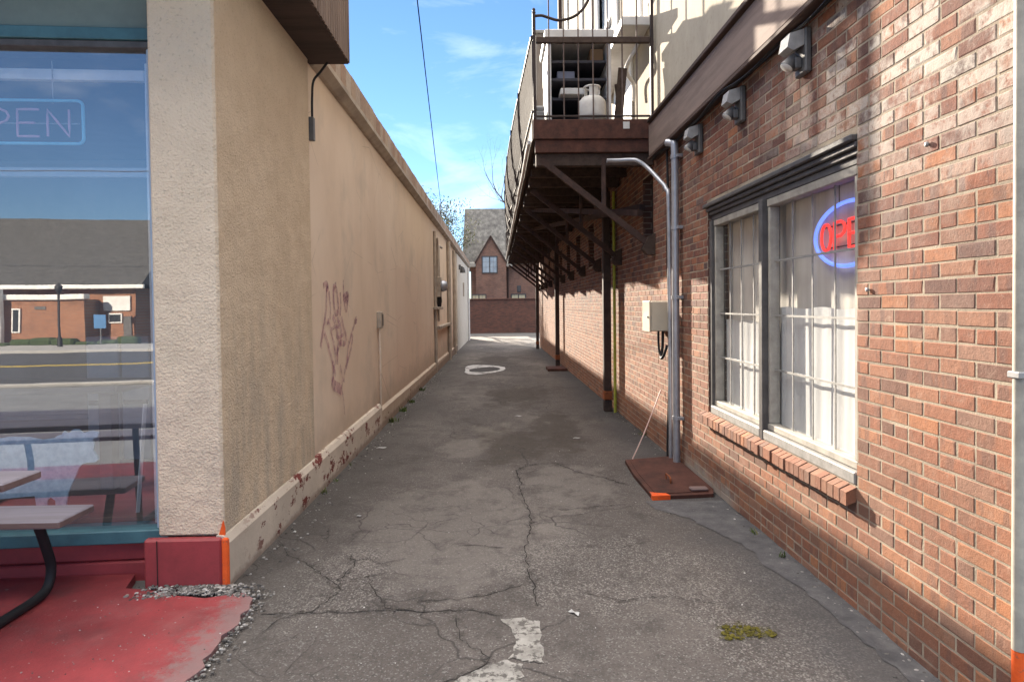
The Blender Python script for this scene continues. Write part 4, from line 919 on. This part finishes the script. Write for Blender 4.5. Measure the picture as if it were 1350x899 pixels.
# strokes: (column 0..1 across the tag, z)
ST = [([(.10,1.66),(.20,1.70),(.24,1.64),(.18,1.63)],.03), ([(.20,1.66),(.18,1.45),(.12,1.2),(.04,1.02),(.0,.9)],.032), ([(.26,1.6),(.30,1.4),(.28,1.25),(.18,1.2)],.028),
 ([(.42,1.70),(.40,1.5),(.45,1.32),(.55,1.36),(.52,1.6),(.44,1.66),(.5,1.7)],.036), ([(.62,1.6),(.64,1.42),(.60,1.28)],.03), ([(.74,1.78),(.75,1.5),(.82,1.34),(.9,1.5)],.026), ([(.72,1.52),(.85,1.58),(.92,1.54),(.80,1.48),(.92,1.62)],.034),
 ([(.10,1.08),(.22,.9),(.34,.66),(.42,.48)],.03), ([(.26,1.2),(.34,1.0),(.42,.8),(.40,.62)],.03), ([(.36,1.28),(.48,1.1),(.52,.9),(.46,.74)],.036), ([(.50,1.24),(.62,1.1),(.60,.85)],.03),
 ([(.64,1.26),(.72,1.1),(.80,.95),(.72,.88),(.58,.9),(.50,.78),(.48,.62)],.034), ([(1.2,1.24),(1.22,1.18),(1.14,1.16),(1.2,1.22),(1.02,1.02),(.9,.86)],.028), ([(1.05,.98),(.98,.8),(.84,.62),(.72,.48),(.68,.34)],.03),
 ([(.9,.9),(.84,.74),(.78,.5)],.024), ([(.30,.44),(.36,.36),(.50,.30),(.60,.24)],.06), ([(.36,.62),(.33,.5),(.30,.42)],.03), ([(.56,.6),(.62,.42),(.60,.26)],.026), ([(.60,.26),(.66,.08),(.69,-.12)],.018), ([(.44,1.0),(.56,.98),(.70,1.02)],.022), ([(.3,1.1),(.42,1.14),(.56,1.12)],.02)]
for gf_n, (s_, w_) in enumerate(ST): spray([(5.52+u*1.15, .02+z_) for u, z_ in [(q[0], q[1]*.70+.50) for q in s_]], w_*1.75)
gr = gf.build('graffiti_tag', 'graffiti', SH, fix=False); gr['label'] = 'faded purple graffiti scrawl'

# wall fittings on the left wall
jb = thing('junction_box', 'small tan junction box with a conduit running down the tan wall', 'junction box', (LX, 8.2, .2))
b = MB(); b.bbox(LX+.001,LX+.055,8.12,8.27,1.22,1.43,.006); b.build('box', 'ledge', jb)
b = MB(); b.tube([(LX+.028,8.16,1.219),(LX+.028,8.16,.18)], .015, 8); b.build('pipe', 'wallpaint', jb)
b = MB(); b.bbox(LX+.056,LX+.062,8.2,8.26,1.25,1.40,.002); b.build('cover', 'dkwin', jb)
me = thing('electric_meter', 'round glass electric meter with conduits on the tan alley wall', 'electric meter', (LX, 16.2, 1.6))
b = MB(); b.bbox(LX+.001,LX+.12,16.0,16.36,1.72,2.22,.01); b.build('meter_box', 'ledge', me)
b = MB(); b.lathe([(.13,0),(.14,.02),(.14,.05),(.11,.14),(.06,.16),(.001,.165)], (LX+.121,16.18,1.99), 20, 0, 'x'); b.build('meter_dome', 'galv', me)
b = MB(); b.tube([(LX+.05,16.1,2.221),(LX+.05,16.1,3.1),(LX+.05,16.0,3.2)], .03, 8); b.tube([(LX+.06,16.28,2.221),(LX+.06,16.28,2.9),(LX+.06,16.4,3.02),(LX+.06,17.2,3.05)], .03, 8); b.tube([(LX+.05,16.18,1.719),(LX+.05,16.18,1.1)], .028, 8); b.build('conduit', 'ledge', me)
b = MB(); b.lathe([(.06,0),(.07,-.1),(.05,-.24),(.02,-.26)], (LX+.07,16.18,1.72), 12); b.build('dark_fitting', 'black', me)
for nm, y, zt, lab, r_ in (('wall_pipe', 15.5, 3.3, 'tan painted pipe just before the electric meter', .035), ('wall_pipe', 19.6, 3.45, 'thick tan painted pipe just past the electric meter', .06), ('wall_pipe', 22.2, 3.40, 'tan painted pipe near the white end wall', .05)):
    b = MB(); b.tube([(LX+r_+.005,y,zg(y)),(LX+r_+.005,y,zt)], r_, 10); tag(b.build(nm, 'ledge', None, (LX+.05,y,zg(y))), lab, 'pipe')
b = MB(); b.bbox(LX+.001,LX+.10,15.3,17.0,1.40,1.47,.008); tag(b.build('cable_tray', 'ledge', None, (LX,16.2,1.4)), 'short tan ledge on the wall below the electric meter', 'wall ledge')
b = MB(); b.bbox(LX+.001,LX+.10,16.0,20.2,.90,.98,.008); tag(b.build('cable_tray', 'ledge', None, (LX,18,.9)), 'long tan cable tray low on the wall below the meter', 'cable tray')
lp = thing('wall_light', 'small dark lamp high on the white end wall', 'wall light', (-1.48, 25.2, 2.9))
b = MB(); b.bbox(-1.479,-1.40,25.1,25.3,2.9,3.1,.01); b.build('back_plate', 'grey', lp)
b = MB(); b.lathe([(.05,0),(.1,-.12),(.11,-.22)], (-1.33,25.2,3.0), 14); b.build('lamp_shade', 'dkwin', lp)
b = MB(); b.tube([(-1.41,25.2,3.02),(-1.33,25.2,3.02)], .02, 8); b.build('arm', 'dkwin', lp)
b = MB(); b.bbox(-1.479,-1.44,28.0,28.5,1.9,2.5,.01); tag(b.build('meter_box', 'ledge', None, (-1.48,28.2,1.9)), 'flat tan box on the white end wall', 'box')
b = MB(); b.tube([(-1.43,32.6,zg(32)),(-1.43,32.6,3.4)], .05, 10); tag(b.build('downspout', 'whitetrim', None, (-1.43,32.6,zg(32))), 'white downspout at the far end of the white wall', 'downspout')
b = MB(); b.tube(spline([(-1.36,5.30,3.505),(-1.42,5.29,3.42),(-1.475,5.28,3.34),(-1.488,5.28,3.2),(-1.49,5.28,3.05)],5), .010, 8); ec = b.build('electric_cable', 'black', None, (-1.45,5.28,3.0)); tag(ec, 'short black cable hanging from the corner of the brown fascia', 'cable')
b = MB(); b.bbox(LX+.002,LX+.05,5.26,5.31,2.86,3.05,.004); tag(b.build('switch_box', 'grey', None, (LX,5.28,2.86)), 'slim grey switch box under the brown fascia corner', 'switch box')

# roof mast and overhead wire
ms = thing('roof_mast', 'thin grey service mast standing on the shop roof', 'mast', (-1.735, 20.0, 3.62))
b = MB(); b.tube([(-1.735,20,3.62),(-1.735,20,4.62)], .02, 8); b.build('pole', 'grey', ms)
b = MB(); b.tube([(-1.735,20,4.52),(-1.69,19.95,4.53)], .012, 8); b.build('insulator', 'whitetrim', ms)
b = MB(); P = []
for k in range(41):
    t = k/40; P.append((-1.69+(-.939+1.69)*t*1.9, 19.95-(19.95-8)*t*1.9, 4.53+(5.29-4.53)*t*1.9-.18*4*(t*1.9)*(1-t*1.9)*.25+.0))
b.tube(P, .008, 6); tag(b.build('overhead_wire', 'wire', None, (-1.69,19.95,4.53)), 'black overhead wire crossing the sky to the roof mast', 'wire')

# ------------------------------------------------------------------ picnic table
pt = thing('picnic_table', 'purple grey plank picnic table with black bent tube legs by the shop window', 'picnic table', (-3.0, 2.7, .014))
for y0 in (2.30, 2.545, 2.79):
    b = MB(); b.bbox(-4.0,-2.145,y0,y0+.238,.715,.752,.006); o = b.build('table_plank', ['plank','plankend'], pt)
    for p in o.data.polygons:
        if abs(p.normal.z) < .5: p.material_index = 1
for y0 in (3.20, 1.55):
    b = MB(); b.bbox(-4.0,-2.19,y0,y0+.28,.412,.45,.006); o = b.build('bench', ['plank','plankend'], pt)
    for p in o.data.polygons:
        if abs(p.normal.z) < .5: p.material_index = 1
for x in (-2.35, -3.7):
    b = MB(); b.tube(spline([(x,3.28,.41),(x,3.33,.28),(x,3.365,.16),(x,3.34,.07),(x,3.26,.04),(x,3.05,.038),(x,2.65,.038),(x,2.0,.038),(x,1.78,.05),(x,1.68,.12),(x,1.66,.22),(x,1.7,.41)], 6), .024, 10)
    b.tube(spline([(x,2.45,.038),(x,2.42,.4),(x,2.4,.71)],4), .02, 8); b.tube(spline([(x,2.9,.038),(x,2.92,.4),(x,2.94,.71)],4), .02, 8); b.build('leg_frame', 'black', pt)

# ------------------------------------------------------------------ far end: fence wall, house, trees
fw = thing('brick_fence', 'dark brown brick boundary wall closing the end of the alley', 'wall', (0, 43.1, zg(43)))
b = MB(); b.box(-14, 14, 43, 43.25, -.6, 1.86); b.build('wall', 'brick_fence', fw)
b = MB(); b.bbox(-14.03, 14.03, 42.95, 43.3, 1.863, 1.94, .01); b.build('coping', 'brick_fence', fw)
HO = thing('brick_house', 'brown brick house with steep mottled slate roof and a small front gable', 'house', (1, 50, zg(50)))
b = MB(); b.box(-1.95, 12, 48.5, 58, -.6, 4.85); b.build('wall', 'brick_far_x', HO)
b = MB(); b.prism([(48.1,4.55),(48.1,4.70),(53.2,9.5),(53.4,9.5),(58.4,4.70),(58.4,4.55)], 'x', -2.56, 12.4); b.build('roof', 'slate', HO)
b = MB(); b.prism([(-1.55,-.5),(.74,-.5),(.74,4.62),(-.41,6.58),(-1.55,4.62)], 'y', 48.0, 49.6); b.build('gable_wall', 'brick_far_x', HO)
b = MB(); b.beam((-1.70,47.97,4.50),(-.41,47.97,6.68),.10,.12,(0,1,0)); b.beam((.89,47.97,4.50),(-.41,47.97,6.68),.10,.12,(0,1,0)); b.build('verge_board', 'timber', HO)
b = MB(); b.add([(-1.72,47.98,4.52),(-.41,47.98,6.72),(-.41,51.2,6.72),(-1.72,50,4.52),(.91,47.98,4.52),(.91,50,4.52)], [(0,1,2,3),(4,5,2,1)], 0); b.build('gable_roof', 'slate', HO)
def hwin(a, c, d, e, y, mul=2, kind='farglass', rows=2):
    f = MB(); f.box(a-.08,c+.08,y-.04,y,d-.08,d); f.box(a-.08,c+.08,y-.04,y,e,e+.08); f.box(a-.08,a,y-.04,y,d,e); f.box(c,c+.08,y-.04,y,d,e)
    for k in range(1, mul): x = a+(c-a)*k/mul; f.box(x-.04,x+.04,y-.038,y,d,e)
    f = f.build('window', 'dkwin', HO); g = MB(); g.box(a,c,y-.015,y-.003,d,e); g.build('pane', kind, f)
    g = MB()
    for m_ in range(mul):
        x0 = a+(c-a)*m_/mul+(.04 if m_ else 0); x1 = a+(c-a)*(m_+1)/mul-(.04 if m_ < mul-1 else 0)
        g.box((x0+x1)/2-.012,(x0+x1)/2+.012,y-.025,y-.016,d,e)
        for r in range(1, rows+1): z = d+(e-d)*r/(rows+1); g.box(x0,x1,y-.024,y-.0165,z-.012,z+.012)
    g.build('muntin_grille', 'lead', f)
hwin(-1.02, .02, 3.95, 5.10, 48.0); hwin(-1.82,-.85,1.0,2.25,47.995,2,'blind',1); hwin(1.15,2.15,1.0,2.25,48.5,2,'blind',1)
b = MB(); b.tube([(.86,48.42,-.4),(.86,48.42,4.5)], .06, 8); b.build('downspout', 'timber', HO)
b = MB(); b.bbox(-2.4,-1.56,47.9,48.45,4.35,4.72,.05); b.build('eave_stone', 'stone', HO)
b = MB(); b.bbox(.76,1.2,47.9,48.45,4.35,4.72,.05); b.build('eave_stone', 'stone', HO)
b = MB(); b.bbox(1.55,1.85,48.44,48.498,2.45,2.95,.02); b.build('vent', 'dkwin', HO)

def branch(b, p, d, L, r, depth, tips, spread=.5, up=.12):
    pts = [Vector(p)]; rs = [r]; d = Vector(d).normalized(); n = 4
    for i in range(n):
        d = (d+Vector((random.gauss(0,.13),random.gauss(0,.13),random.gauss(up*.5,.10)))).normalized()
        pts.append(pts[-1]+d*L/n); rs.append(r*(1-.42*(i+1)/n))
    b.tube(pts, rs, 6 if r > .03 else 4, 0, False); tips.append(pts[-1])
    if depth > 0:
        for k in range(random.choice((2,3,3))):
            i = random.choice((2,3,4)) if k else 4
            q = (d+Vector((random.gauss(0,spread),random.gauss(0,spread),random.gauss(up,spread*.6)))).normalized()
            branch(b, pts[i], q, L*random.uniform(.6,.8), rs[i]*.72, depth-1, tips, spread, up)
        for _ in range(1): tips.append(pts[2])
def tree(name, label, loc, H, leaves, size, depth=4, trunk_r=.2, spread=.5, lean=(0,0,1), L0=None, rad=.5):
    t = thing(name, label, 'tree', loc, 'trees at the end of the alley'); b = MB(); tips = []
    x, y, z = loc; top = (x+lean[0]*H*.1, y, z+H*.42)
    b.tube([(x,y,z-.2),(x+lean[0]*H*.04,y,z+H*.2),top], [trunk_r*1.3,trunk_r,trunk_r*.8], 10)
    for k in range(4):
        a = k*PI/2+random.uniform(-.4,.4)
        branch(b, top, (math.cos(a)*.7+lean[0], math.sin(a)*.7, .9), L0 or H*.24, trunk_r*.6, depth, tips, spread)
    b.build('trunk', 'bark', t, smooth=True, fix=False)
    if leaves:
        c = MB()
        for _ in range(leaves):
            p = random.choice(tips)+Vector((random.gauss(0,rad),random.gauss(0,rad),random.gauss(0,rad*.8)))
            u = Vector((random.gauss(0,1),random.gauss(0,1),random.gauss(0,1))).normalized(); v = u.orthogonal().normalized(); s_ = size*random.uniform(.6,1.3)
            c.add([p-u*s_,p+v*s_*.55,p+u*s_,p-v*s_*.55], [(0,1,2,3)], 0)
        c.build('crown', 'leaf', t, fix=False)
    return t
random.seed(5)
tree('leafy_tree', 'sparse olive-leaved tree showing over the shop roof beside the house', (-4.0, 46.6, -.4), 10.2, 3400, .075, 3, .16, .5, rad=.33)
random.seed(8)
tree('leafy_tree', 'second sparse leafy tree lower behind the shop roof edge', (-5.3, 44.5, -.4), 8.8, 2600, .075, 3, .15, .5, rad=.33)
random.seed(3)
tree('bare_tree', 'tall bare winter tree whose twigs show beside the balcony railing', (4.6, 62, -.4), 17.5, 0, 0, 5, .3, .5, (-.3,0,1), L0=4.4)

# ------------------------------------------------------------------ small things on the ground
random.seed(21)
def rock(b, x, y, z, s):
    bm = bmesh.new(); bmesh.ops.create_icosphere(bm, subdivisions=1, radius=s)
    k = (random.uniform(.7,1.3), random.uniform(.7,1.3), random.uniform(.4,.8))
    for v in bm.verts: v.co = Vector((v.co.x*k[0]*random.uniform(.8,1.2)+x, v.co.y*k[1]*random.uniform(.8,1.2)+y, v.co.z*k[2]+z+s*.25))
    bm.verts.index_update(); b.add([v.co for v in bm.verts], [[v.index for v in f.verts] for f in bm.faces]); bm.free()
gv = MB()
for _ in range(900): x = random.triangular(-1.97,-1.24,-1.5); y = 3.43-.13*random.random()*(1+.3*math.sin(x*9))+random.gauss(0,.01); rock(gv, x, min(y,3.435), .006+.01*random.random(), random.uniform(.004,.012))
for _ in range(420): y = random.uniform(1.9,3.36); rock(gv, -1.235+random.gauss(0,.028), y, .004, random.uniform(.003,.010))
for _ in range(520): y = random.uniform(3.5,16)**1.0; rock(gv, -1.45+abs(random.gauss(0,.11)), y, zg(y), random.uniform(.003,.011))
for _ in range(220): y = random.uniform(1.8,9); rock(gv, 1.715-abs(random.gauss(0,.06)), y, zg(y), random.uniform(.003,.010))
for _ in range(220): rock(gv, random.uniform(-2.6,-1.27), random.uniform(2.4,3.3), .014, random.uniform(.0012,.004))
for _ in range(900): y = 1.9+8*random.random()**1.5; rock(gv, random.uniform(-1.2,1.6), y, zg(y), random.uniform(.0015,.005))
tag(gv.build('gravel', 'gravel', None, fix=False), 'loose grit and gravel along the pillar and the wall feet', 'gravel', kind='stuff')
def bit(name, x, y, s, m, label, cat, group=None):
    b = MB(); rock(b, 0, 0, 0, s); o = b.build(name, m, None, (x,y,zg(y)+.004)); b2 = o; tag(o, label, cat, group); return o
bit('stone', 1.545, 2.80, .022, 'gravel', 'pale pebble by the foot of the brick wall in the foreground', 'stone')
bit('stone', 1.49, 3.33, .026, 'brickchip', 'small red brick chip near the foot of the brick wall', 'brick chip')
bit('stone', 1.30, 3.55, .016, 'paper', 'flat white chip on the dark asphalt below the window sill', 'stone')
def scrap(x, y, w, h, a, label):
    b = MB(); n = 5; vs = []
    for j in range(n+1):
        for i in range(n+1):
            u, v = (i/n-.5)*w*(1+.12*math.sin(j*1.1+x*9)), (j/n-.5)*h*(1+.12*math.sin(i*.9+y*7)); vs.append((u*math.cos(a)-v*math.sin(a), u*math.sin(a)+v*math.cos(a), .005+.004*math.sin(i*1.4+j)))
    b.add(vs, [(j*(n+1)+i, j*(n+1)+i+1, (j+1)*(n+1)+i+1, (j+1)*(n+1)+i) for j in range(n) for i in range(n)], 0, True)
    o = b.build('paper_scrap', 'dullpaper', None, None); o.location = (x, y, zg(y)+.004); tag(o, label, 'litter')
scrap(-1.28, 6.95, .10, .05, .3, 'crumpled white scrap by the peeling plinth'); scrap(.36, 3.07, .06, .022, 2.3, 'pale plastic scrap on the asphalt right of the concrete patch')
scrap(-1.62, 3.23, .028, .016, .2, 'oblong white chip on the red pavement'); scrap(-1.70, 3.27, .016, .014, .9, 'tiny round white chip on the red pavement')
scrap(.28, 8.9, .09, .04, 0, 'flat white scrap far along the alley asphalt'); scrap(-1.02, 4.62, .035, .02, .4, 'small white scrap on the asphalt near the plinth')
scrap(.9, 7.3, .08, .03, .2, 'thin pale scrap on the asphalt before the rusty plate')
ms_ = MB()
for poly in ([(1.017,2.897),(1.135,2.927),(1.19,2.87),(1.17,2.80),(1.05,2.78),(.994,2.80)], [(1.20,2.84),(1.245,2.87),(1.245,2.82),(1.215,2.80)]):
    cx = sum(p[0] for p in poly)/len(poly); cy = sum(p[1] for p in poly)/len(poly)
    for _ in range(90 if len(poly) > 5 else 22):
        k = random.randrange(len(poly)); t = random.random(); q = math.sqrt(random.random())
        ex = poly[k][0]*(1-t)+poly[(k+1)%len(poly)][0]*t; ey = poly[k][1]*(1-t)+poly[(k+1)%len(poly)][1]*t
        rock(ms_, cx+(ex-cx)*q, cy+(ey-cy)*q, -.004, random.uniform(.004,.011))
blob(ms_, [(1.0,2.91),(1.13,2.945),(1.21,2.90),(1.26,2.88),(1.25,2.81),(1.15,2.775),(1.03,2.77),(.98,2.80)], .006, 1, .015)
tag(ms_.build('moss', ['moss', 'mossfilm'], None, fix=False), 'yellow-green moss cushion on the foreground asphalt', 'moss', kind='stuff')
wd = MB()
def tuft(x, y, n, s):
    for _ in range(n):
        a = random.uniform(0,2*PI); h = random.uniform(.4,1)*s; r = random.uniform(.2,.7)*s; p = Vector((x+random.gauss(0,.3)*s,y+random.gauss(0,.3)*s,zg(y))); t_ = p+Vector((math.cos(a)*r,math.sin(a)*r,h)); w_ = Vector((-math.sin(a),math.cos(a),0))*s*.07
        wd.add([p-w_, p+w_, (p+t_)/2+w_*1.3+Vector((0,0,h*.12)), t_, (p+t_)/2-w_*1.3+Vector((0,0,h*.12))], [(0,1,2,3,4)], 0)
for x, y, n, s in ((-1.44,5.25,14,.05),(-1.43,5.6,10,.04),(-1.44,6.2,8,.04),(-1.43,8.6,26,.08),(-1.42,9.5,30,.09),(-1.42,10.4,22,.08),(-1.42,12,18,.08),(1.68,4.1,12,.05),(1.67,3.7,10,.045),(1.69,7.4,14,.06)): tuft(x, y, n, s)
tag(wd.build('weeds', 'weed', None, fix=False), 'small green weeds sprouting along the wall feet', 'weeds', kind='stuff')

# ------------------------------------------------------------------ across the street (seen in the glass)
AB = thing('brick_shop', 'low orange brick shop with grey roof and white eaves across the street', 'building', (-20, -24, 0))
b = MB(); b.box(-44,-13.0,-34,-23.2,-.1,2.45); b.build('wall', 'brick_orange', AB)
b = MB(); b.prism([(-34.5,2.55),(-28.5,6.2),(-22.6,2.62)], 'x', -44.5, -12.5); b.build('roof', 'shingle', AB)
b = MB(); b.bbox(-44.5,-12.4,-22.75,-22.55,2.42,2.60,.02); b.build('eave_board', 'whitetrim', AB)
b = MB(); b.bbox(-44,-14.4,-22.2,-21.7,1.95,2.17,.02); b.build('canopy', 'whitetrim', AB)
b = MB(); b.box(-44,-14.5,-23.19,-21.9,-.1,1.94); b.build('front_bay', 'brick_orange', AB)
for x in (-43, -27.4, -17.75): b = MB(); b.bbox(x,x+.28,-21.68,-21.4,0,2.4,.02); b.build('column', 'whitetrim', AB)
for xa, xb, za, zb in ((-17.28,-16.95,.55,1.6), (-20.6,-19.4,.5,1.7), (-24,-22.8,.5,1.7), (-14.15,-13.55,.9,1.35)):
    yy = -21.88 if xa < -14.6 else -23.18
    f = MB(); f.bbox(xa,xb,yy,yy+.06,za,zb,.01); f = f.build('window', 'whitetrim', AB); g = MB(); g.bbox(xa+.06,xb-.06,yy+.061,yy+.075,za+.06,zb-.06,.003); g.build('pane', 'darkglass', f)
b = MB(); b.bbox(-14.3,-13.2,-23.18,-23.1,1.45,2.1,.01); b.build('wall_panel', 'whitetrim', AB)
b = MB(); b.bbox(-13.5,-13.15,-23.18,-23.13,.0,1.2,.01); b.build('door', 'dkwin', AB)
b = MB(); b.bbox(-16.4,-15.95,-21.89,-21.86,1.55,1.68,.005); b.build('wall_plate', 'dkwin', AB)
ps_ = thing('parking_sign', 'plain blue sign panel on a grey post across the street', 'sign', (-13.3,-20.6,0))
b = MB(); b.tube([(-13.3,-20.6,0),(-13.3,-20.6,1.25)], .03, 8); b.build('post', 'grey', ps_)
b = MB(); b.bbox(-13.52,-13.08,-20.56,-20.54,.75,1.3,.005); b.build('panel', surf('blue_sign', rng((.05,.16,.34)), 5, .5), ps_)
hd = MB()
for k in range(40):
    x = -44+k*.8; hd.bbox(x, x+.82, -21.3+random.uniform(-.1,.1), -20.7+random.uniform(-.1,.1), 0, .26+random.uniform(-.1,.12), .09)
tag(hd.build('hedge', 'hedge', None, (-28,-21,0)), 'low clipped hedge in front of the shop across the street', 'hedge')
sl = thing('street_lamp', 'black street lamp post on the far sidewalk', 'street lamp', (-14.25, -19.5, 0))
b = MB(); b.tube([(-14.25,-19.5,0),(-14.25,-19.5,.4),(-14.25,-19.5,.45),(-14.25,-19.5,2.2)], [.09,.08,.045,.04], 12); b.build('pole', 'black', sl)
b = MB(); b.lathe([(.04,0),(.10,.05),(.13,.22),(.05,.30),(.01,.36)], (-14.25,-19.5,2.2), 12); b.build('lamp_head', 'black', sl)
b = MB(); P = [(-60+3*k, -16.5, 6.6-.35*math.sin(PI*((k*3) % 30)/30)) for k in range(41)]; b.tube(P, .02, 6); tag(b.build('overhead_wire', 'black', None, (0,-16.5,6.6)), 'black utility wire strung along the street', 'wire')
up_ = thing('utility_pole', 'brown timber utility pole on the far sidewalk', 'pole', (-30,-16.5,0))
b = MB(); b.tube([(-30,-18.5,0),(-30,-18.5,9)], [.16,.11], 12); b.build('shaft', 'bark', up_)
b = MB(); b.bbox(-31,-29,-18.56,-18.44,8.0,8.15,.01); b.build('crossarm', 'timber', up_)

# ------------------------------------------------------------------ light, sky
SUN = Vector((-1, 3.04, 1.12)).normalized()          # towards the sun
el = math.asin(SUN.z); az = math.atan2(SUN.x, SUN.y)
w = bpy.data.worlds.new('World'); S.world = w; w.use_nodes = True; nt = w.node_tree
bg = nt.nodes['Background']; sky = nt.nodes.new('ShaderNodeTexSky'); sky.sky_type = 'NISHITA'; sky.sun_disc = False
sky.sun_elevation = el; sky.sun_rotation = az; sky.air_density = 1.0; sky.dust_density = 0.0; sky.ozone_density = 2.5; sky.altitude = 200
tc = nt.nodes.new('ShaderNodeTexCoord'); mp = nt.nodes.new('ShaderNodeMapping'); mp.inputs['Scale'].default_value = (2.2, 1.2, 5.5); mp.inputs['Rotation'].default_value = (.0, .35, .3)
nz = nt.nodes.new('ShaderNodeTexNoise'); nz.inputs['Scale'].default_value = 1.9; nz.inputs['Detail'].default_value = 7; nz.inputs['Roughness'].default_value = .58; nz.inputs['Distortion'].default_value = .5
cr = nt.nodes.new('ShaderNodeValToRGB'); cr.color_ramp.elements[0].position = .50; cr.color_ramp.elements[1].position = 1.0; cr.color_ramp.elements[1].color = (.15,.15,.15,1)
mx = nt.nodes.new('ShaderNodeMix'); mx.data_type = 'RGBA'; mx.inputs[7].default_value = (25,23.6,21.8,1)
L = nt.links.new; L(tc.outputs['Generated'], mp.inputs[0]); L(mp.outputs[0], nz.inputs['Vector']); L(nz.outputs['Fac'], cr.inputs[0]); 
# unseen bright cloud added overhead as white fill light, thin streaks lower down
sx = nt.nodes.new('ShaderNodeSeparateXYZ'); mr = nt.nodes.new('ShaderNodeMapRange'); mr.interpolation_type = 'SMOOTHSTEP'; mr.inputs[1].default_value = .62; mr.inputs[2].default_value = .80
n2 = nt.nodes.new('ShaderNodeTexNoise'); n2.inputs['Scale'].default_value = 3.2; n2.inputs['Detail'].default_value = 6
c2r = nt.nodes.new('ShaderNodeMapRange'); c2r.inputs[1].default_value = .36; c2r.inputs[2].default_value = .56
mu = nt.nodes.new('ShaderNodeMath'); mu.operation = 'MULTIPLY'; ad = nt.nodes.new('ShaderNodeMath'); ad.operation = 'MAXIMUM'
L(tc.outputs['Generated'], sx.inputs[0]); L(sx.outputs[2], mr.inputs[0]); L(tc.outputs['Generated'], n2.inputs['Vector']); L(n2.outputs['Fac'], c2r.inputs[0])
L(mr.outputs[0], mu.inputs[0]); L(c2r.outputs[0], mu.inputs[1]); L(mu.outputs[0], ad.inputs[0]); L(cr.outputs[0], ad.inputs[1]); L(ad.outputs[0], mx.inputs[0]); 
tn = nt.nodes.new('ShaderNodeMix'); tn.data_type = 'RGBA'; tn.blend_type = 'MULTIPLY'; tn.inputs[0].default_value = 1; tn.inputs[7].default_value = (.46,.55,.68,1)
L(sky.outputs[0], tn.inputs[6]); L(tn.outputs[2], mx.inputs[6]); L(mx.outputs[2], bg.inputs[0])
bg.inputs[1].default_value = .055
sl_ = bpy.data.lights.new('sun', 'SUN'); sl_.energy = 3.0; sl_.angle = math.radians(.5); sl_.color = (1, .88, .72)
so = bpy.data.objects.new('sun', sl_); COL.objects.link(so); so.rotation_euler = SUN.to_track_quat('Z', 'Y').to_euler(); so.location = SUN*50

# ------------------------------------------------------------------ camera
cam = bpy.data.cameras.new('camera'); co = bpy.data.objects.new('camera', cam); COL.objects.link(co); S.camera = co
yaw, pitch, roll = math.radians(1.36), math.radians(-1.2), .012
fwd = Vector((math.sin(yaw)*math.cos(pitch), math.cos(yaw)*math.cos(pitch), math.sin(pitch)))
rt = fwd.cross(Vector((0,0,1))).normalized(); upv = rt.cross(fwd)
r2 = rt*math.cos(roll)-upv*math.sin(roll); u2 = upv*math.cos(roll)+rt*math.sin(roll)
co.matrix_world = Matrix(((r2.x,u2.x,-fwd.x,0),(r2.y,u2.y,-fwd.y,0),(r2.z,u2.z,-fwd.z,1.5),(0,0,0,1)))
cam.sensor_width = 36; cam.lens = 36*840/1350; cam.shift_x = -.0001159; cam.shift_y = -.02233
cam.clip_start = .05; cam.clip_end = 2000
S.view_settings.view_transform = 'Standard'; S.view_settings.look = 'None'; S.view_settings.exposure = 2.58; S.view_settings.gamma = 1
S.cycles.use_denoising = True
S.cycles.max_bounces = 8; S.cycles.diffuse_bounces = 4; S.cycles.transparent_max_bounces = 12
